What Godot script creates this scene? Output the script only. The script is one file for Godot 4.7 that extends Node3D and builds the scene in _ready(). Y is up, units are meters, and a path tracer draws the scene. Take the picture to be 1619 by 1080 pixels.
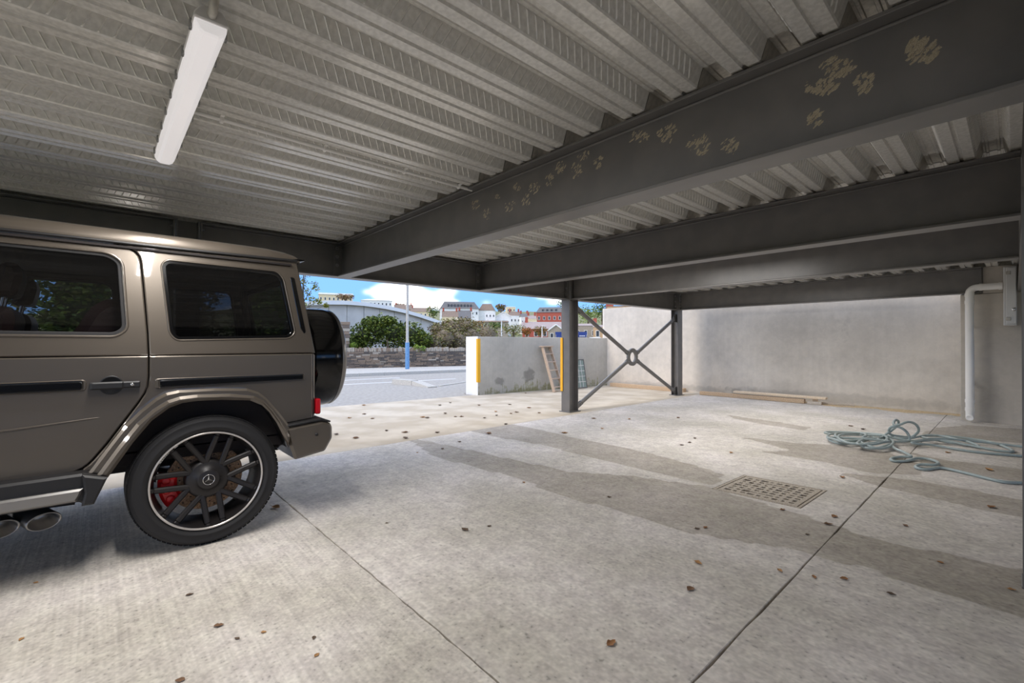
extends Node3D
# An undercroft car park: galvanised deck on steel beams, an off-road car, a yard wall and a town on the hill behind.

const EYE := Vector3(0, 1.22, 0)
const YAW := 42.18
const FOCAL := 720.0

var M := {}
var taken := {}
var rng := RandomNumberGenerator.new()


# ------------------------------------------------------------------ mesh builder
class MB:
	var st := SurfaceTool.new()
	var uvf: Callable
	var smooth_id := 0
	func _init() -> void:
		st.begin(Mesh.PRIMITIVE_TRIANGLES)
		st.set_smooth_group(-1)
	func flat() -> void:
		st.set_smooth_group(-1)
	func smooth() -> void:
		smooth_id += 1
		st.set_smooth_group(smooth_id)
	func v(p: Vector3) -> void:
		if uvf.is_valid():
			st.set_uv(uvf.call(p))
		st.add_vertex(p)
	func tri(a: Vector3, b: Vector3, c: Vector3) -> void:  # counter-clockwise seen from outside
		v(a); v(c); v(b)
	func quad(a: Vector3, b: Vector3, c: Vector3, d: Vector3) -> void:
		tri(a, b, c); tri(a, c, d)
	func tri_out(a: Vector3, b: Vector3, c: Vector3, o: Vector3) -> void:
		if (b - a).cross(c - a).dot((a + b + c) / 3.0 - o) >= 0.0:
			tri(a, b, c)
		else:
			tri(a, c, b)
	func quad_out(a: Vector3, b: Vector3, c: Vector3, d: Vector3, o: Vector3) -> void:
		tri_out(a, b, c, o); tri_out(a, c, d, o)
	func box(c: Vector3, s: Vector3, bev := 0.0, B := Basis()) -> void:
		var h := s * 0.5
		var b := minf(bev, minf(h.x, minf(h.y, h.z)) * 0.8)
		var P := func(axis: int, g: Vector3) -> Vector3:
			var q := Vector3(g.x * (h.x - b), g.y * (h.y - b), g.z * (h.z - b))
			q[axis] = g[axis] * h[axis]
			return c + B * q
		for axis in 3:
			var u := (axis + 1) % 3
			var w := (axis + 2) % 3
			for sg in [-1.0, 1.0]:
				var k := []
				for q in [[-1.0, -1.0], [1.0, -1.0], [1.0, 1.0], [-1.0, 1.0]]:
					var g := Vector3()
					g[axis] = sg; g[u] = q[0]; g[w] = q[1]
					k.append(P.call(axis, g))
				quad_out(k[0], k[1], k[2], k[3], c)
		if b <= 0.0:
			return
		for axis in 3:
			var u := (axis + 1) % 3
			var w := (axis + 2) % 3
			for s1 in [-1.0, 1.0]:
				for s2 in [-1.0, 1.0]:
					var g0 := Vector3()
					var g1 := Vector3()
					g0[axis] = -1.0; g1[axis] = 1.0
					g0[u] = s1; g1[u] = s1; g0[w] = s2; g1[w] = s2
					quad_out(P.call(u, g0), P.call(u, g1), P.call(w, g1), P.call(w, g0), c)
		for sx in [-1.0, 1.0]:
			for sy in [-1.0, 1.0]:
				for sz in [-1.0, 1.0]:
					var g := Vector3(sx, sy, sz)
					tri_out(P.call(0, g), P.call(1, g), P.call(2, g), c)
	func bar(a: Vector3, b: Vector3, w: float, h: float, bev := 0.0, up := Vector3.UP) -> void:  # a box from a to b
		var z := (b - a).normalized()
		var x := up.cross(z)
		if x.length() < 0.01:
			x = Vector3.RIGHT.cross(z)
		x = x.normalized()
		box((a + b) * 0.5, Vector3(w, h, a.distance_to(b)), bev, Basis(x, z.cross(x), z))
	func tube(pts: Array, r, n := 8, closed := false, caps := true) -> void:  # r: number or one per point
		smooth()
		var rings := []
		var m := pts.size()
		var last := Vector3.UP
		for i in m:
			var t: Vector3
			if closed:
				t = pts[(i + 1) % m] - pts[(i + m - 1) % m]
			else:
				t = pts[mini(i + 1, m - 1)] - pts[maxi(i - 1, 0)]
			t = t.normalized()
			if i == 0 and absf(t.dot(last)) > 0.9:
				last = Vector3.RIGHT
			var x := last.cross(t)
			if x.length() < 1e-4:
				x = Vector3.FORWARD.cross(t)
			x = x.normalized()
			var y := t.cross(x).normalized()
			last = y
			var rad: float = r[i] if r is Array else r
			var ring := []
			for k in n:
				var a := TAU * k / n
				ring.append(pts[i] + (x * cos(a) + y * sin(a)) * rad)
			rings.append(ring)
		var end := m if closed else m - 1
		for i in end:
			var A: Array = rings[i]
			var C: Array = rings[(i + 1) % m]
			for k in n:
				var k2 := (k + 1) % n
				quad(A[k], A[k2], C[k2], C[k])
		if caps and not closed:
			flat()
			for k in n:
				tri(pts[0], rings[0][(k + 1) % n], rings[0][k])
				tri(pts[m - 1], rings[m - 1][k], rings[m - 1][(k + 1) % n])
		flat()
	func lathe(prof: Array, n: int, xf := Transform3D(), sharp := false) -> void:  # prof: Vector2(radius, height) bottom to top, round local y
		if not sharp:
			smooth()
		for i in prof.size() - 1:
			if sharp:
				smooth()
			var p: Vector2 = prof[i]
			var q: Vector2 = prof[i + 1]
			for k in n:
				var a := TAU * k / n
				var b := TAU * (k + 1) / n
				var A := xf * Vector3(p.x * cos(a), p.y, p.x * sin(a))
				var B := xf * Vector3(p.x * cos(b), p.y, p.x * sin(b))
				var C := xf * Vector3(q.x * cos(b), q.y, q.x * sin(b))
				var D := xf * Vector3(q.x * cos(a), q.y, q.x * sin(a))
				if p.x > 1e-5:
					tri(A, C, B)
				if q.x > 1e-5:
					tri(A, D, C)
		flat()
	static func signed_area(p: Array) -> float:
		var a := 0.0
		for i in p.size():
			a += p[i].cross(p[(i + 1) % p.size()])
		return a * 0.5
	static func inset(p: Array, d: float) -> Array:  # moves a loop inwards by d (outwards when negative)
		var n := p.size()
		var sgn := 1.0 if signed_area(p) > 0 else -1.0
		var out := []
		for i in n:
			var e0: Vector2 = (p[i] - p[(i + n - 1) % n]).normalized()
			var e1: Vector2 = (p[(i + 1) % n] - p[i]).normalized()
			var n0 := Vector2(-e0.y, e0.x) * sgn
			var n1 := Vector2(-e1.y, e1.x) * sgn
			var m := (n0 + n1)
			var l := m.length()
			m = m / maxf(l, 0.001)
			out.append(p[i] + m * d / maxf(m.dot(n0), 0.4))
		return out
	static func pieces(outer: Array, holes: Array) -> Array:
		var cuts := []
		var lo := 1e9
		var hi := -1e9
		var ylo := 1e9
		var yhi := -1e9
		for p in outer:
			lo = minf(lo, p.x); hi = maxf(hi, p.x); ylo = minf(ylo, p.y); yhi = maxf(yhi, p.y)
		for h in holes:
			var a := 1e9
			var b := -1e9
			for p in h:
				a = minf(a, p.x); b = maxf(b, p.x)
			var c := (a + b) * 0.5
			var near := false
			for q in cuts:
				if absf(q - c) < (b - a) * 0.3:
					near = true
			if not near:
				cuts.append(c)
		cuts.sort()
		cuts.push_front(lo - 1.0)
		cuts.append(hi + 1.0)
		var out := []
		for i in cuts.size() - 1:
			var r := PackedVector2Array([Vector2(cuts[i], ylo - 1), Vector2(cuts[i + 1], ylo - 1), Vector2(cuts[i + 1], yhi + 1), Vector2(cuts[i], yhi + 1)])
			var parts := []
			if cuts.size() == 2:
				parts = [PackedVector2Array(outer)]
			else:
				parts = Geometry2D.intersect_polygons(PackedVector2Array(outer), r)
			for h in holes:
				var next := []
				for q in parts:
					next.append_array(Geometry2D.clip_polygons(q, PackedVector2Array(h)))
				parts = next
			for q in parts:
				var ix := Geometry2D.triangulate_polygon(q)
				if ix.is_empty():  # the inset crossed itself at a tight corner: tidy it first
					for c in Geometry2D.offset_polygon(q, 0.0002):
						if Geometry2D.is_polygon_clockwise(c) == Geometry2D.is_polygon_clockwise(q):
							var iy := Geometry2D.triangulate_polygon(c)
							for k in range(0, iy.size(), 3):
								out.append([c[iy[k]], c[iy[k + 1]], c[iy[k + 2]]])
				for k in range(0, ix.size(), 3):
					out.append([q[ix[k]], q[ix[k + 1]], q[ix[k + 2]]])
		return out
	# a plate: outline in (x, y), front face at depth w1, back at w0, front edges chamfered; place maps (x, y, w) to space
	func plate(outer: Array, holes: Array, w0: float, w1: float, bev: float, place: Callable, back := true) -> void:
		var fo := inset(outer, bev) if bev > 0 else outer
		var fh := []
		for h in holes:
			fh.append(inset(h, -bev) if bev > 0 else h)
		for t in pieces(fo, fh):
			var a: Vector2 = t[0]; var b: Vector2 = t[1]; var c: Vector2 = t[2]
			if (b - a).cross(c - a) < 0:
				var s := b; b = c; c = s
			tri(place.call(a.x, a.y, w1), place.call(b.x, b.y, w1), place.call(c.x, c.y, w1))
			if back:
				tri(place.call(a.x, a.y, w0), place.call(c.x, c.y, w0), place.call(b.x, b.y, w0))
		var loops := [[outer, fo, 1.0]]
		for i in holes.size():
			loops.append([holes[i], fh[i], -1.0])
		for l in loops:
			var o: Array = l[0]
			var f: Array = l[1]
			var n := o.size()
			var ccw: bool = (signed_area(o) > 0) == (l[2] > 0)
			for i in n:
				var j := (i + 1) % n
				var i0 := i if ccw else j
				var j0 := j if ccw else i
				var wb := w1 - bev if w1 > w0 else w1 + bev
				if bev > 0:
					quad(place.call(o[i0].x, o[i0].y, wb), place.call(o[j0].x, o[j0].y, wb), place.call(f[j0].x, f[j0].y, w1), place.call(f[i0].x, f[i0].y, w1))
				quad(place.call(o[i0].x, o[i0].y, w0), place.call(o[j0].x, o[j0].y, w0), place.call(o[j0].x, o[j0].y, wb), place.call(o[i0].x, o[i0].y, wb))
	func mesh() -> ArrayMesh:
		st.generate_normals()
		return st.commit()


# ------------------------------------------------------------------ scene tree helpers
func numbered(called: String) -> String:
	var n: int = taken.get(called, 0)
	taken[called] = n + 1
	return called if n == 0 else "%s_%03d" % [called, n]

func thing(called: String, label: String, category: String, at := Vector3.ZERO, group := "", kind := "") -> Node3D:
	var o := Node3D.new()
	o.name = numbered(called)
	add_child(o)
	o.position = at
	tag(o, label, category, group, kind)
	return o

func tag(o: Node, label: String, category := "", group := "", kind := "") -> void:
	if label: o.set_meta("label", label)
	if category: o.set_meta("category", category)
	if group: o.set_meta("group", group)
	if kind: o.set_meta("kind", kind)

func origin_of(n: Node) -> Vector3:
	var p := Vector3.ZERO
	while n is Node3D and n != self:
		p += n.position
		n = n.get_parent()
	return p

# adds a mesh given in world metres as a part of parent
func part(called: String, mesh, mat: Material, parent: Node, at := Vector3.ZERO, local := false) -> MeshInstance3D:
	var o := MeshInstance3D.new()
	o.mesh = mesh.mesh() if mesh is MB else mesh
	o.material_override = mat
	o.name = called if parent != self else numbered(called)
	parent.add_child(o, true)
	o.position = at if local else at - origin_of(parent)
	return o

func stuff(o: Node) -> Node:
	o.set_meta("kind", "stuff")
	return o

func struct_node(called: String, label := "") -> Node3D:
	var o := Node3D.new()
	o.name = numbered(called)
	add_child(o)
	o.set_meta("kind", "structure")
	if label: o.set_meta("label", label)
	return o

func copy(o: Node3D, called: String, at: Vector3, label := "") -> Node3D:
	var c: Node3D = o.duplicate()
	c.name = numbered(called)
	add_child(c)
	c.position = at
	if label: c.set_meta("label", label)
	return c

# direction and point helpers, used to read places off the survey
func ray(px: float, py: float) -> Vector3:
	var u := (px - 809.5) / FOCAL
	var vv := -(py - 543.0) / FOCAL
	var s := sin(deg_to_rad(YAW))
	var c := cos(deg_to_rad(YAW))
	return Vector3(u * c + s, vv, u * s - c)

func ground(px: float, py: float, y := 0.0) -> Vector3:
	var r := ray(px, py)
	return EYE + r * ((y - EYE.y) / r.y)

func spot(px: float, py: float, depth: float) -> Vector3:
	return EYE + ray(px, py) * depth

func on_x(px: float, py: float, x: float) -> Vector3:
	var r := ray(px, py)
	return EYE + r * (x / r.x)

func on_z(px: float, py: float, z: float) -> Vector3:
	var r := ray(px, py)
	return EYE + r * (z / r.z)

func xyw(x: float, y: float, w: float) -> Vector3:
	return Vector3(x, y, w)


# ------------------------------------------------------------------ materials
func srgb(r: float, g: float, b: float) -> Color:
	return Color(r / 255.0, g / 255.0, b / 255.0)

func noise_tex(seed_: int, freq: float, ramp: Array, size := 512, octaves := 4, type := FastNoiseLite.TYPE_SIMPLEX_SMOOTH) -> NoiseTexture2D:
	var n := FastNoiseLite.new()
	n.seed = seed_
	n.noise_type = type
	n.frequency = freq
	n.fractal_octaves = octaves
	var t := NoiseTexture2D.new()
	t.width = size; t.height = size
	t.seamless = true
	t.generate_mipmaps = false
	t.noise = n
	var g := Gradient.new()
	var offs := PackedFloat32Array()
	var cols := PackedColorArray()
	for i in ramp.size():
		offs.append(ramp[i][0]); cols.append(ramp[i][1])
	g.offsets = offs; g.colors = cols
	t.color_ramp = g
	return t

func bump_tex(seed_: int, freq: float, strength: float, size := 512, octaves := 4) -> NoiseTexture2D:
	var n := FastNoiseLite.new()
	n.seed = seed_
	n.frequency = freq
	n.fractal_octaves = octaves
	var t := NoiseTexture2D.new()
	t.width = size; t.height = size
	t.seamless = true
	t.generate_mipmaps = false
	t.as_normal_map = true
	t.bump_strength = strength
	t.noise = n
	return t

func plain(called: String, c: Color, rough := 0.7, metal := 0.0) -> StandardMaterial3D:
	var m := StandardMaterial3D.new()
	m.resource_name = called
	m.albedo_color = c
	m.roughness = rough
	m.metallic = metal
	M[called] = m
	return m

func mottled(called: String, a: Color, b: Color, scale: float, rough := 0.8, metal := 0.0, seed_ := 1, freq := 0.02, bump := 0.0) -> StandardMaterial3D:
	var m := plain(called, Color.WHITE, rough, metal)
	m.albedo_texture = noise_tex(seed_, freq, [[0.25, a], [0.75, b]])
	m.uv1_triplanar = true
	m.uv1_world_triplanar = true
	m.uv1_scale = Vector3.ONE * scale
	if bump > 0:
		m.normal_enabled = true
		m.normal_texture = bump_tex(seed_ + 7, freq * 2.0, bump)
		m.normal_scale = 1.0
	return m


func _ready() -> void:
	rng.seed = 20240917
	set_camera_and_light()
	make_materials()
	build_floor()
	build_deck()
	build_steel()
	build_walls()
	build_car()
	build_objects()
	build_leaves()
	build_street()
	build_town()


func set_camera_and_light() -> void:
	var cam := Camera3D.new()
	cam.name = "camera"
	add_child(cam)
	cam.position = EYE
	cam.rotation_degrees = Vector3(0.239, -YAW, 0)
	cam.fov = rad_to_deg(2.0 * atan(540.0 / FOCAL))
	cam.near = 0.02
	cam.far = 2000.0
	cam.current = true
	var env := Environment.new()
	env.tonemap_mode = Environment.TONE_MAPPER_LINEAR
	env.tonemap_exposure = 1.65
	env.background_mode = Environment.BG_SKY
	env.ambient_light_source = Environment.AMBIENT_SOURCE_DISABLED
	env.sdfgi_enabled = true
	env.ssao_enabled = true
	env.ssil_enabled = true
	var sky := Sky.new()
	var sm := PanoramaSkyMaterial.new()
	sm.panorama = ImageTexture.create_from_image(sky_image())
	sm.energy_multiplier = 1.25
	sky.sky_material = sm
	env.sky = sky
	var we := WorldEnvironment.new()
	we.name = "environment"
	we.environment = env
	add_child(we)
	var sun := DirectionalLight3D.new()
	sun.name = "sun"
	add_child(sun)
	sun.look_at_from_position(Vector3(-0.80, 0.66, -0.22) * 10.0, Vector3.ZERO)
	sun.light_color = srgb(255, 238, 214)
	sun.light_energy = 0.34
	sun.light_angular_distance = 24.0
	sun.shadow_enabled = true
	sun.sky_mode = DirectionalLight3D.SKY_MODE_LIGHT_ONLY


# blue air with broken white cloud all round, the same in every direction
func sky_image() -> Image:
	var w := 1024
	var h := 512
	var im := Image.create(w, h, false, Image.FORMAT_RGBF)
	var n := FastNoiseLite.new()
	n.seed = 31
	n.frequency = 1.0
	n.fractal_octaves = 5
	for y in h:
		var el := PI * (0.5 - (y + 0.5) / h)
		var up := maxf(sin(el), 0.0)
		var air := Color(0.17, 0.36, 0.74).lerp(Color(0.12, 0.28, 0.66), pow(up, 0.6))
		for x in w:
			if el < 0.0:
				im.set_pixel(x, y, Color(0.30, 0.29, 0.27))
				continue
			var az := TAU * (x + 0.5) / w
			var d := Vector3(sin(az) * cos(el), sin(el), -cos(az) * cos(el))
			var c := n.get_noise_3d(d.x * 3.4, d.y * 9.0, d.z * 3.4)
			var k := smoothstep(0.08, 0.34, c)
			im.set_pixel(x, y, air.lerp(Color(2.3, 2.24, 2.12), k))
	return im


func make_materials() -> void:
	# steelwork: dark grey paint
	mottled("paint_grey", srgb(104, 102, 100), srgb(112, 109, 106), 0.6, 0.37, 0.0, 3, 0.012, 0.0)
	mottled("galv", srgb(208, 206, 200), srgb(226, 224, 218), 2.2, 0.22, 0.1, 5, 0.03, 0.0).metallic_specular = 0.62
	mottled("galv_dull", srgb(170, 166, 158), srgb(192, 188, 178), 2.2, 0.5, 0.5, 6, 0.03)
	plain("bolt", srgb(150, 150, 148), 0.4, 0.8)
	mottled("render_wall", srgb(186, 180, 170), srgb(212, 206, 196), 0.35, 0.9, 0.0, 8, 0.012, 0.6)
	mottled("white_render", srgb(232, 232, 230), srgb(240, 240, 238), 0.4, 0.85, 0.0, 9, 0.01)
	mottled("slab_base", srgb(70, 66, 60), srgb(90, 84, 76), 2.0, 0.95, 0.0, 10, 0.03)
	mottled("topping", srgb(150, 148, 142), srgb(165, 162, 156), 0.6, 0.95, 0.0, 12, 0.02)
	plain("rust", srgb(96, 70, 52), 0.9)
	plain("pvc", srgb(232, 230, 226), 0.35)
	plain("box_grey", srgb(196, 196, 194), 0.5)
	plain("yellow", srgb(236, 176, 40), 0.55)
	plain("rubber", srgb(30, 29, 30), 0.75)
	plain("black_plastic", srgb(26, 25, 26), 0.5)
	plain("gloss_black", srgb(12, 12, 13), 0.12)
	plain("dark_lining", srgb(26, 20, 20), 0.85)
	plain("leather", srgb(40, 18, 20), 0.6)
	plain("chrome", srgb(205, 205, 205), 0.15, 1.0)
	plain("brushed", srgb(150, 148, 146), 0.32, 0.9)
	plain("rim_black", srgb(34, 31, 31), 0.42, 0.2)
	plain("rim_lip", srgb(200, 194, 188), 0.3, 0.6)
	mottled("disc", srgb(112, 88, 68), srgb(150, 124, 100), 6.0, 0.45, 0.6, 14, 0.02)
	plain("caliper", srgb(196, 22, 28), 0.35)
	plain("tail_red", srgb(190, 20, 34), 0.2)
	var p := plain("car_paint", srgb(92, 84, 75), 0.34, 0.5)
	p.clearcoat_enabled = true
	p.clearcoat = 1.0
	p.clearcoat_roughness = 0.04
	var g := plain("car_glass", Color(0.012, 0.012, 0.014, 0.58), 0.02)
	g.transparency = BaseMaterial3D.TRANSPARENCY_ALPHA
	var g2 := plain("privacy_glass", Color(0.01, 0.01, 0.012, 0.84), 0.02)
	g2.transparency = BaseMaterial3D.TRANSPARENCY_ALPHA
	var g3 := plain("rear_glass", Color(0.02, 0.06, 0.05, 0.45), 0.02)
	g3.transparency = BaseMaterial3D.TRANSPARENCY_ALPHA
	# the batten's diffuser: an opal cover that glows a little
	var dif := plain("lamp_diffuser", srgb(228, 224, 228), 0.25)
	dif.emission_enabled = true
	dif.emission = srgb(255, 250, 248)
	dif.emission_energy_multiplier = 0.28
	plain("lamp_tray", srgb(206, 204, 200), 0.45)


# ------------------------------------------------------------------ painted maps of concrete and render
func noise_bytes(seed_: int, freq: float, w: int, h: int, oct := 4, type := FastNoiseLite.TYPE_SIMPLEX_SMOOTH, stretch := Vector2i.ONE) -> PackedByteArray:
	var n := FastNoiseLite.new()
	n.seed = seed_
	n.noise_type = type
	n.frequency = freq
	n.fractal_octaves = oct
	var im := n.get_image(maxi(8, w / stretch.x), maxi(8, h / stretch.y), false, false, true)
	if stretch != Vector2i.ONE:
		im.resize(w, h, Image.INTERPOLATE_BILINEAR)
	im.convert(Image.FORMAT_L8)
	return im.get_data()

func fill_poly(im: Image, poly: Array, k: float) -> void:  # poly in pixels of im
	for y in im.get_height():
		var xs := []
		for i in poly.size():
			var a: Vector2 = poly[i]
			var b: Vector2 = poly[(i + 1) % poly.size()]
			var yy := y + 0.5
			if (a.y <= yy) != (b.y <= yy):
				xs.append(a.x + (yy - a.y) / (b.y - a.y) * (b.x - a.x))
		xs.sort()
		for i in range(0, xs.size() - 1, 2):
			var x0 := clampi(int(xs[i]), 0, im.get_width())
			var x1 := clampi(int(xs[i + 1]), 0, im.get_width())
			if x1 > x0:
				im.fill_rect(Rect2i(x0, y, x1 - x0, 1), Color(k, k, k))

# wet marks on the slab, outlined as they lie: corners given as survey sightings of the floor
const WET := [
	[0.75, 690, 655, 800, 668, 951, 700, 1027, 716, 1103, 736, 1150, 752, 1124, 768, 1030, 746, 940, 724, 860, 704, 780, 690, 700, 672],
	[1.0, 640, 690, 720, 706, 800, 724, 901, 745, 1002, 752, 1124, 770, 1240, 806, 1320, 830, 1407, 858, 1508, 876, 1640, 905, 1640, 985, 1560, 960, 1457, 924, 1356, 893, 1255, 868, 1103, 843, 1027, 822, 901, 785, 800, 750, 690, 722],
	[1.0, 1165, 690, 1255, 700, 1330, 704, 1407, 716, 1455, 735, 1447, 750, 1382, 748, 1306, 731, 1205, 714, 1250, 712, 1200, 698],
	[1.0, 1325, 747, 1432, 757, 1533, 774, 1640, 796, 1640, 822, 1559, 807, 1483, 789, 1382, 766],
	[0.9, 1440, 715, 1498, 728, 1560, 734, 1640, 745, 1640, 764, 1533, 752, 1460, 736],
	[0.8, 1478, 676, 1530, 672, 1640, 680, 1640, 703, 1540, 694, 1450, 690],
	[0.7, 1150, 656, 1180, 660, 1230, 667, 1285, 676, 1270, 680, 1200, 670, 1158, 661],
	[0.5, 470, 690, 560, 676, 640, 684, 560, 702],
]

func floor_maps(r: Rect2, w: int, h: int, seed_: int, brush: float) -> Array:
	var mw := w / 4
	var mh := h / 4
	var mask := Image.create(mw, mh, false, Image.FORMAT_L8)
	for s in WET:
		var poly := []
		for i in range(1, s.size(), 2):
			var p := ground(s[i], s[i + 1])
			poly.append(Vector2((p.x - r.position.x) / r.size.x * mw, (p.z - r.position.y) / r.size.y * mh))
		fill_poly(mask, poly, s[0])
	mask.resize(mw / 3, mh / 3, Image.INTERPOLATE_BILINEAR)
	mask.resize(w, h, Image.INTERPOLATE_CUBIC)
	var wet := mask.get_data()
	var per := w / r.size.x  # pixels per metre
	var n1 := noise_bytes(seed_, 0.9 / per, w, h, 5)
	var n2 := noise_bytes(seed_ + 1, 7.0 / per, w, h, 4)
	var n3 := noise_bytes(seed_ + 2, 0.35, w, h, 2, FastNoiseLite.TYPE_VALUE)
	var ln := noise_bytes(seed_ + 3, 0.16, w, h, 3, FastNoiseLite.TYPE_SIMPLEX_SMOOTH, Vector2i(1, 40))
	var px := PackedByteArray()
	px.resize(w * h * 3)
	var hb := PackedByteArray()
	hb.resize(w * h)
	for i in w * h:
		var a := n1[i] / 255.0 - 0.5
		var b := n2[i] / 255.0 - 0.5
		var c := n3[i] / 255.0 - 0.5
		var l := ln[i] / 255.0 - 0.5
		var m := clampf((wet[i] / 255.0 + b * 0.34 + a * 0.2 - 0.30) * 3.2, 0.0, 1.0) if wet[i] > 8 else 0.0
		var v := 1.0 + a * 0.16 + b * 0.13 + c * 0.20 + l * brush * 0.18
		if c < -0.36:
			v -= 0.14
		v *= 1.0 - 0.16 * m
		px[i * 3] = clampi(int(198.0 * v), 0, 255)
		px[i * 3 + 1] = clampi(int((191.0 - m * 3.0 + b * 3.0) * v), 0, 255)
		px[i * 3 + 2] = clampi(int((182.0 - m * 8.0 + a * 7.0) * v), 0, 255)
		hb[i] = clampi(int(128.0 + c * 60.0 + b * 50.0 + l * 110.0 * brush), 0, 255)
	var im := Image.create_from_data(w, h, false, Image.FORMAT_RGB8, px)
	var bm := Image.create_from_data(w, h, false, Image.FORMAT_L8, hb)
	bm.convert(Image.FORMAT_RGBA8)
	bm.bump_map_to_normal_map(1.6)
	return [ImageTexture.create_from_image(im), ImageTexture.create_from_image(bm)]

func floor_material(called: String, maps: Array) -> StandardMaterial3D:
	var m := plain(called, Color.WHITE, 0.82)
	m.albedo_texture = maps[0]
	m.normal_enabled = true
	m.normal_texture = maps[1]
	m.normal_scale = 0.7
	return m

const COVER := [[3.815, -1.705], [4.435, -1.685], [4.475, -1.050], [3.845, -1.070]]

func build_floor() -> void:
	var f := struct_node("floor", "brushed grey concrete floor slabs of the covered car park")
	var base := MB.new()
	base.box(Vector3(2.5, -0.18, -2.3), Vector3(17.6, 0.2, 15.6))
	part("sub_base", base, M.slab_base, f)
	var rl := Rect2(-2.93, -5.1, 4.0, 6.0)
	var rm := Rect2(1.07, -5.1, 9.93, 6.0)
	var ml := floor_material("concrete_left", floor_maps(rl, 1024, 1536, 31, 0.6))
	var mm := floor_material("concrete_main", floor_maps(rm, 1984, 1200, 47, 0.35))
	var g := 0.0032
	var cover := []
	for p in COVER:
		cover.append(Vector2(p[0], p[1]))
	var hole := MB.inset(cover, -0.004)
	# x0, x1, z0, z1, which map
	for s in [[-6.2, 1.07, -5.1, -0.78, 0], [1.07, 11.0, -5.1, -0.78, 1], [-6.2, 1.07, -0.78, 5.4, 0], [1.07, 11.0, -0.78, 5.4, 1]]:
		var b := MB.new()
		var r: Rect2 = rl if s[4] == 0 else rm
		b.uvf = func(p: Vector3) -> Vector2: return Vector2((p.x - r.position.x) / r.size.x, (p.z - r.position.y) / r.size.y)
		var o := []
		# the joints are a little ragged
		var corners := [Vector2(s[0] + g, s[2] + g), Vector2(s[1] - g, s[2] + g), Vector2(s[1] - g, s[3] - g), Vector2(s[0] + g, s[3] - g)]
		for k in 4:
			var a: Vector2 = corners[k]
			var c: Vector2 = corners[(k + 1) % 4]
			var n := 60 if a.distance_to(c) > 3.0 else 20
			for i in n:
				var q := a.lerp(c, float(i) / n)
				if i > 0:
					var nn := (c - a).normalized().orthogonal()
					q += nn * rng.randf_range(-0.0035, 0.0035)
				o.append(q)
		b.plate(o, [hole] if s[4] == 1 and s[2] < -2.0 else [], -0.08, 0.0, 0.003, func(x: float, y: float, w: float) -> Vector3: return Vector3(x, w, y))
		part("concrete_slab", b, ml if s[4] == 0 else mm, f)
	# the apron outside the columns
	var ap := struct_node("apron", "pale weathered concrete apron between the columns and the road")
	var apm := mottled("apron_concrete", srgb(182, 168, 146), srgb(202, 190, 170), 0.22, 0.9, 0.0, 51, 0.012, 0.0)
	var ab := MB.new()
	ab.plate([Vector2(-6.2, -8.95), Vector2(3.4, -8.86), Vector2(6.6, -8.6), Vector2(11.2, -8.3), Vector2(11.2, -5.107), Vector2(-6.2, -5.107)], [], -0.08, -0.003, 0.004, func(x: float, y: float, w: float) -> Vector3: return Vector3(x, w, y))
	part("concrete_slab", ab, apm, ap)
	# damp tan silt along the foot of the back wall
	var silt := mottled("silt", srgb(196, 168, 126), srgb(216, 196, 160), 1.6, 0.95, 0.0, 53, 0.02)
	var sb := MB.new()
	var so := []
	for i in 41:
		so.append(Vector2(10.62 + 0.10 * sin(i * 0.7) + rng.randf_range(-0.05, 0.05), lerpf(-5.05, -0.62, i / 40.0)))
	so.append(Vector2(10.99, -0.60))
	so.append(Vector2(10.99, -5.05))
	sb.plate(so, [], 0.0005, 0.003, 0.002, func(x: float, y: float, w: float) -> Vector3: return Vector3(x, w, y), false)
	part("silt_strip", sb, silt, f)


# ------------------------------------------------------------------ the deck overhead
const PITCH := 0.2736
const RIB0 := -0.5
const DECK_Y := 2.402

func rib_mesh(x0: float, x1: float, lean: float, step: float, t0: float, t1: float) -> ArrayMesh:
	var b := MB.new()
	var hp := PITCH * 0.5
	var prof := [Vector2(-hp, 0.080), Vector2(-0.120, 0.080), Vector2(-0.117, 0.074), Vector2(-0.106, 0.074), Vector2(-0.103, 0.080), Vector2(-0.092, 0.080), Vector2(-0.066, 0.006), Vector2(-0.060, 0.0), Vector2(-0.011, 0.0), Vector2(-0.007, 0.012), Vector2(0.007, 0.012), Vector2(0.011, 0.0), Vector2(0.060, 0.0), Vector2(0.066, 0.006), Vector2(0.092, 0.080), Vector2(0.103, 0.080), Vector2(0.106, 0.074), Vector2(0.117, 0.074), Vector2(0.120, 0.080), Vector2(hp, 0.080)]
	for i in prof.size() - 1:
		var p: Vector2 = prof[i]
		var q: Vector2 = prof[i + 1]
		b.quad(Vector3(x0, p.y, p.x), Vector3(x1, p.y, p.x), Vector3(x1, q.y, q.x), Vector3(x0, q.y, q.x))
	# embossed bars rolled into both webs
	if step > 0:
		var n := int((t1 - t0) / step)
		for side in [-1.0, 1.0]:
			var lo := Vector3(0, 0.008, 0.0667 * side)
			var hi := Vector3(0, 0.078, 0.0913 * side)
			var out := Vector3(0, -0.33, side).normalized() * 0.0045
			for i in n:
				var x := t0 + step * i
				var d := lean * 0.5
				var a := lo + Vector3(x - d, 0, 0)
				var c := hi + Vector3(x + d, 0, 0)
				var hw := Vector3(0.0042, 0, 0)
				var ar := a.lerp(c, 0.08) + out
				var cr := a.lerp(c, 0.92) + out
				b.quad(a - hw, c - hw, cr, ar)
				b.quad(ar, cr, c + hw, a + hw)
				b.tri(a - hw, ar, a + hw)
				b.tri(c - hw, c + hw, cr)
	return b.mesh()

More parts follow.
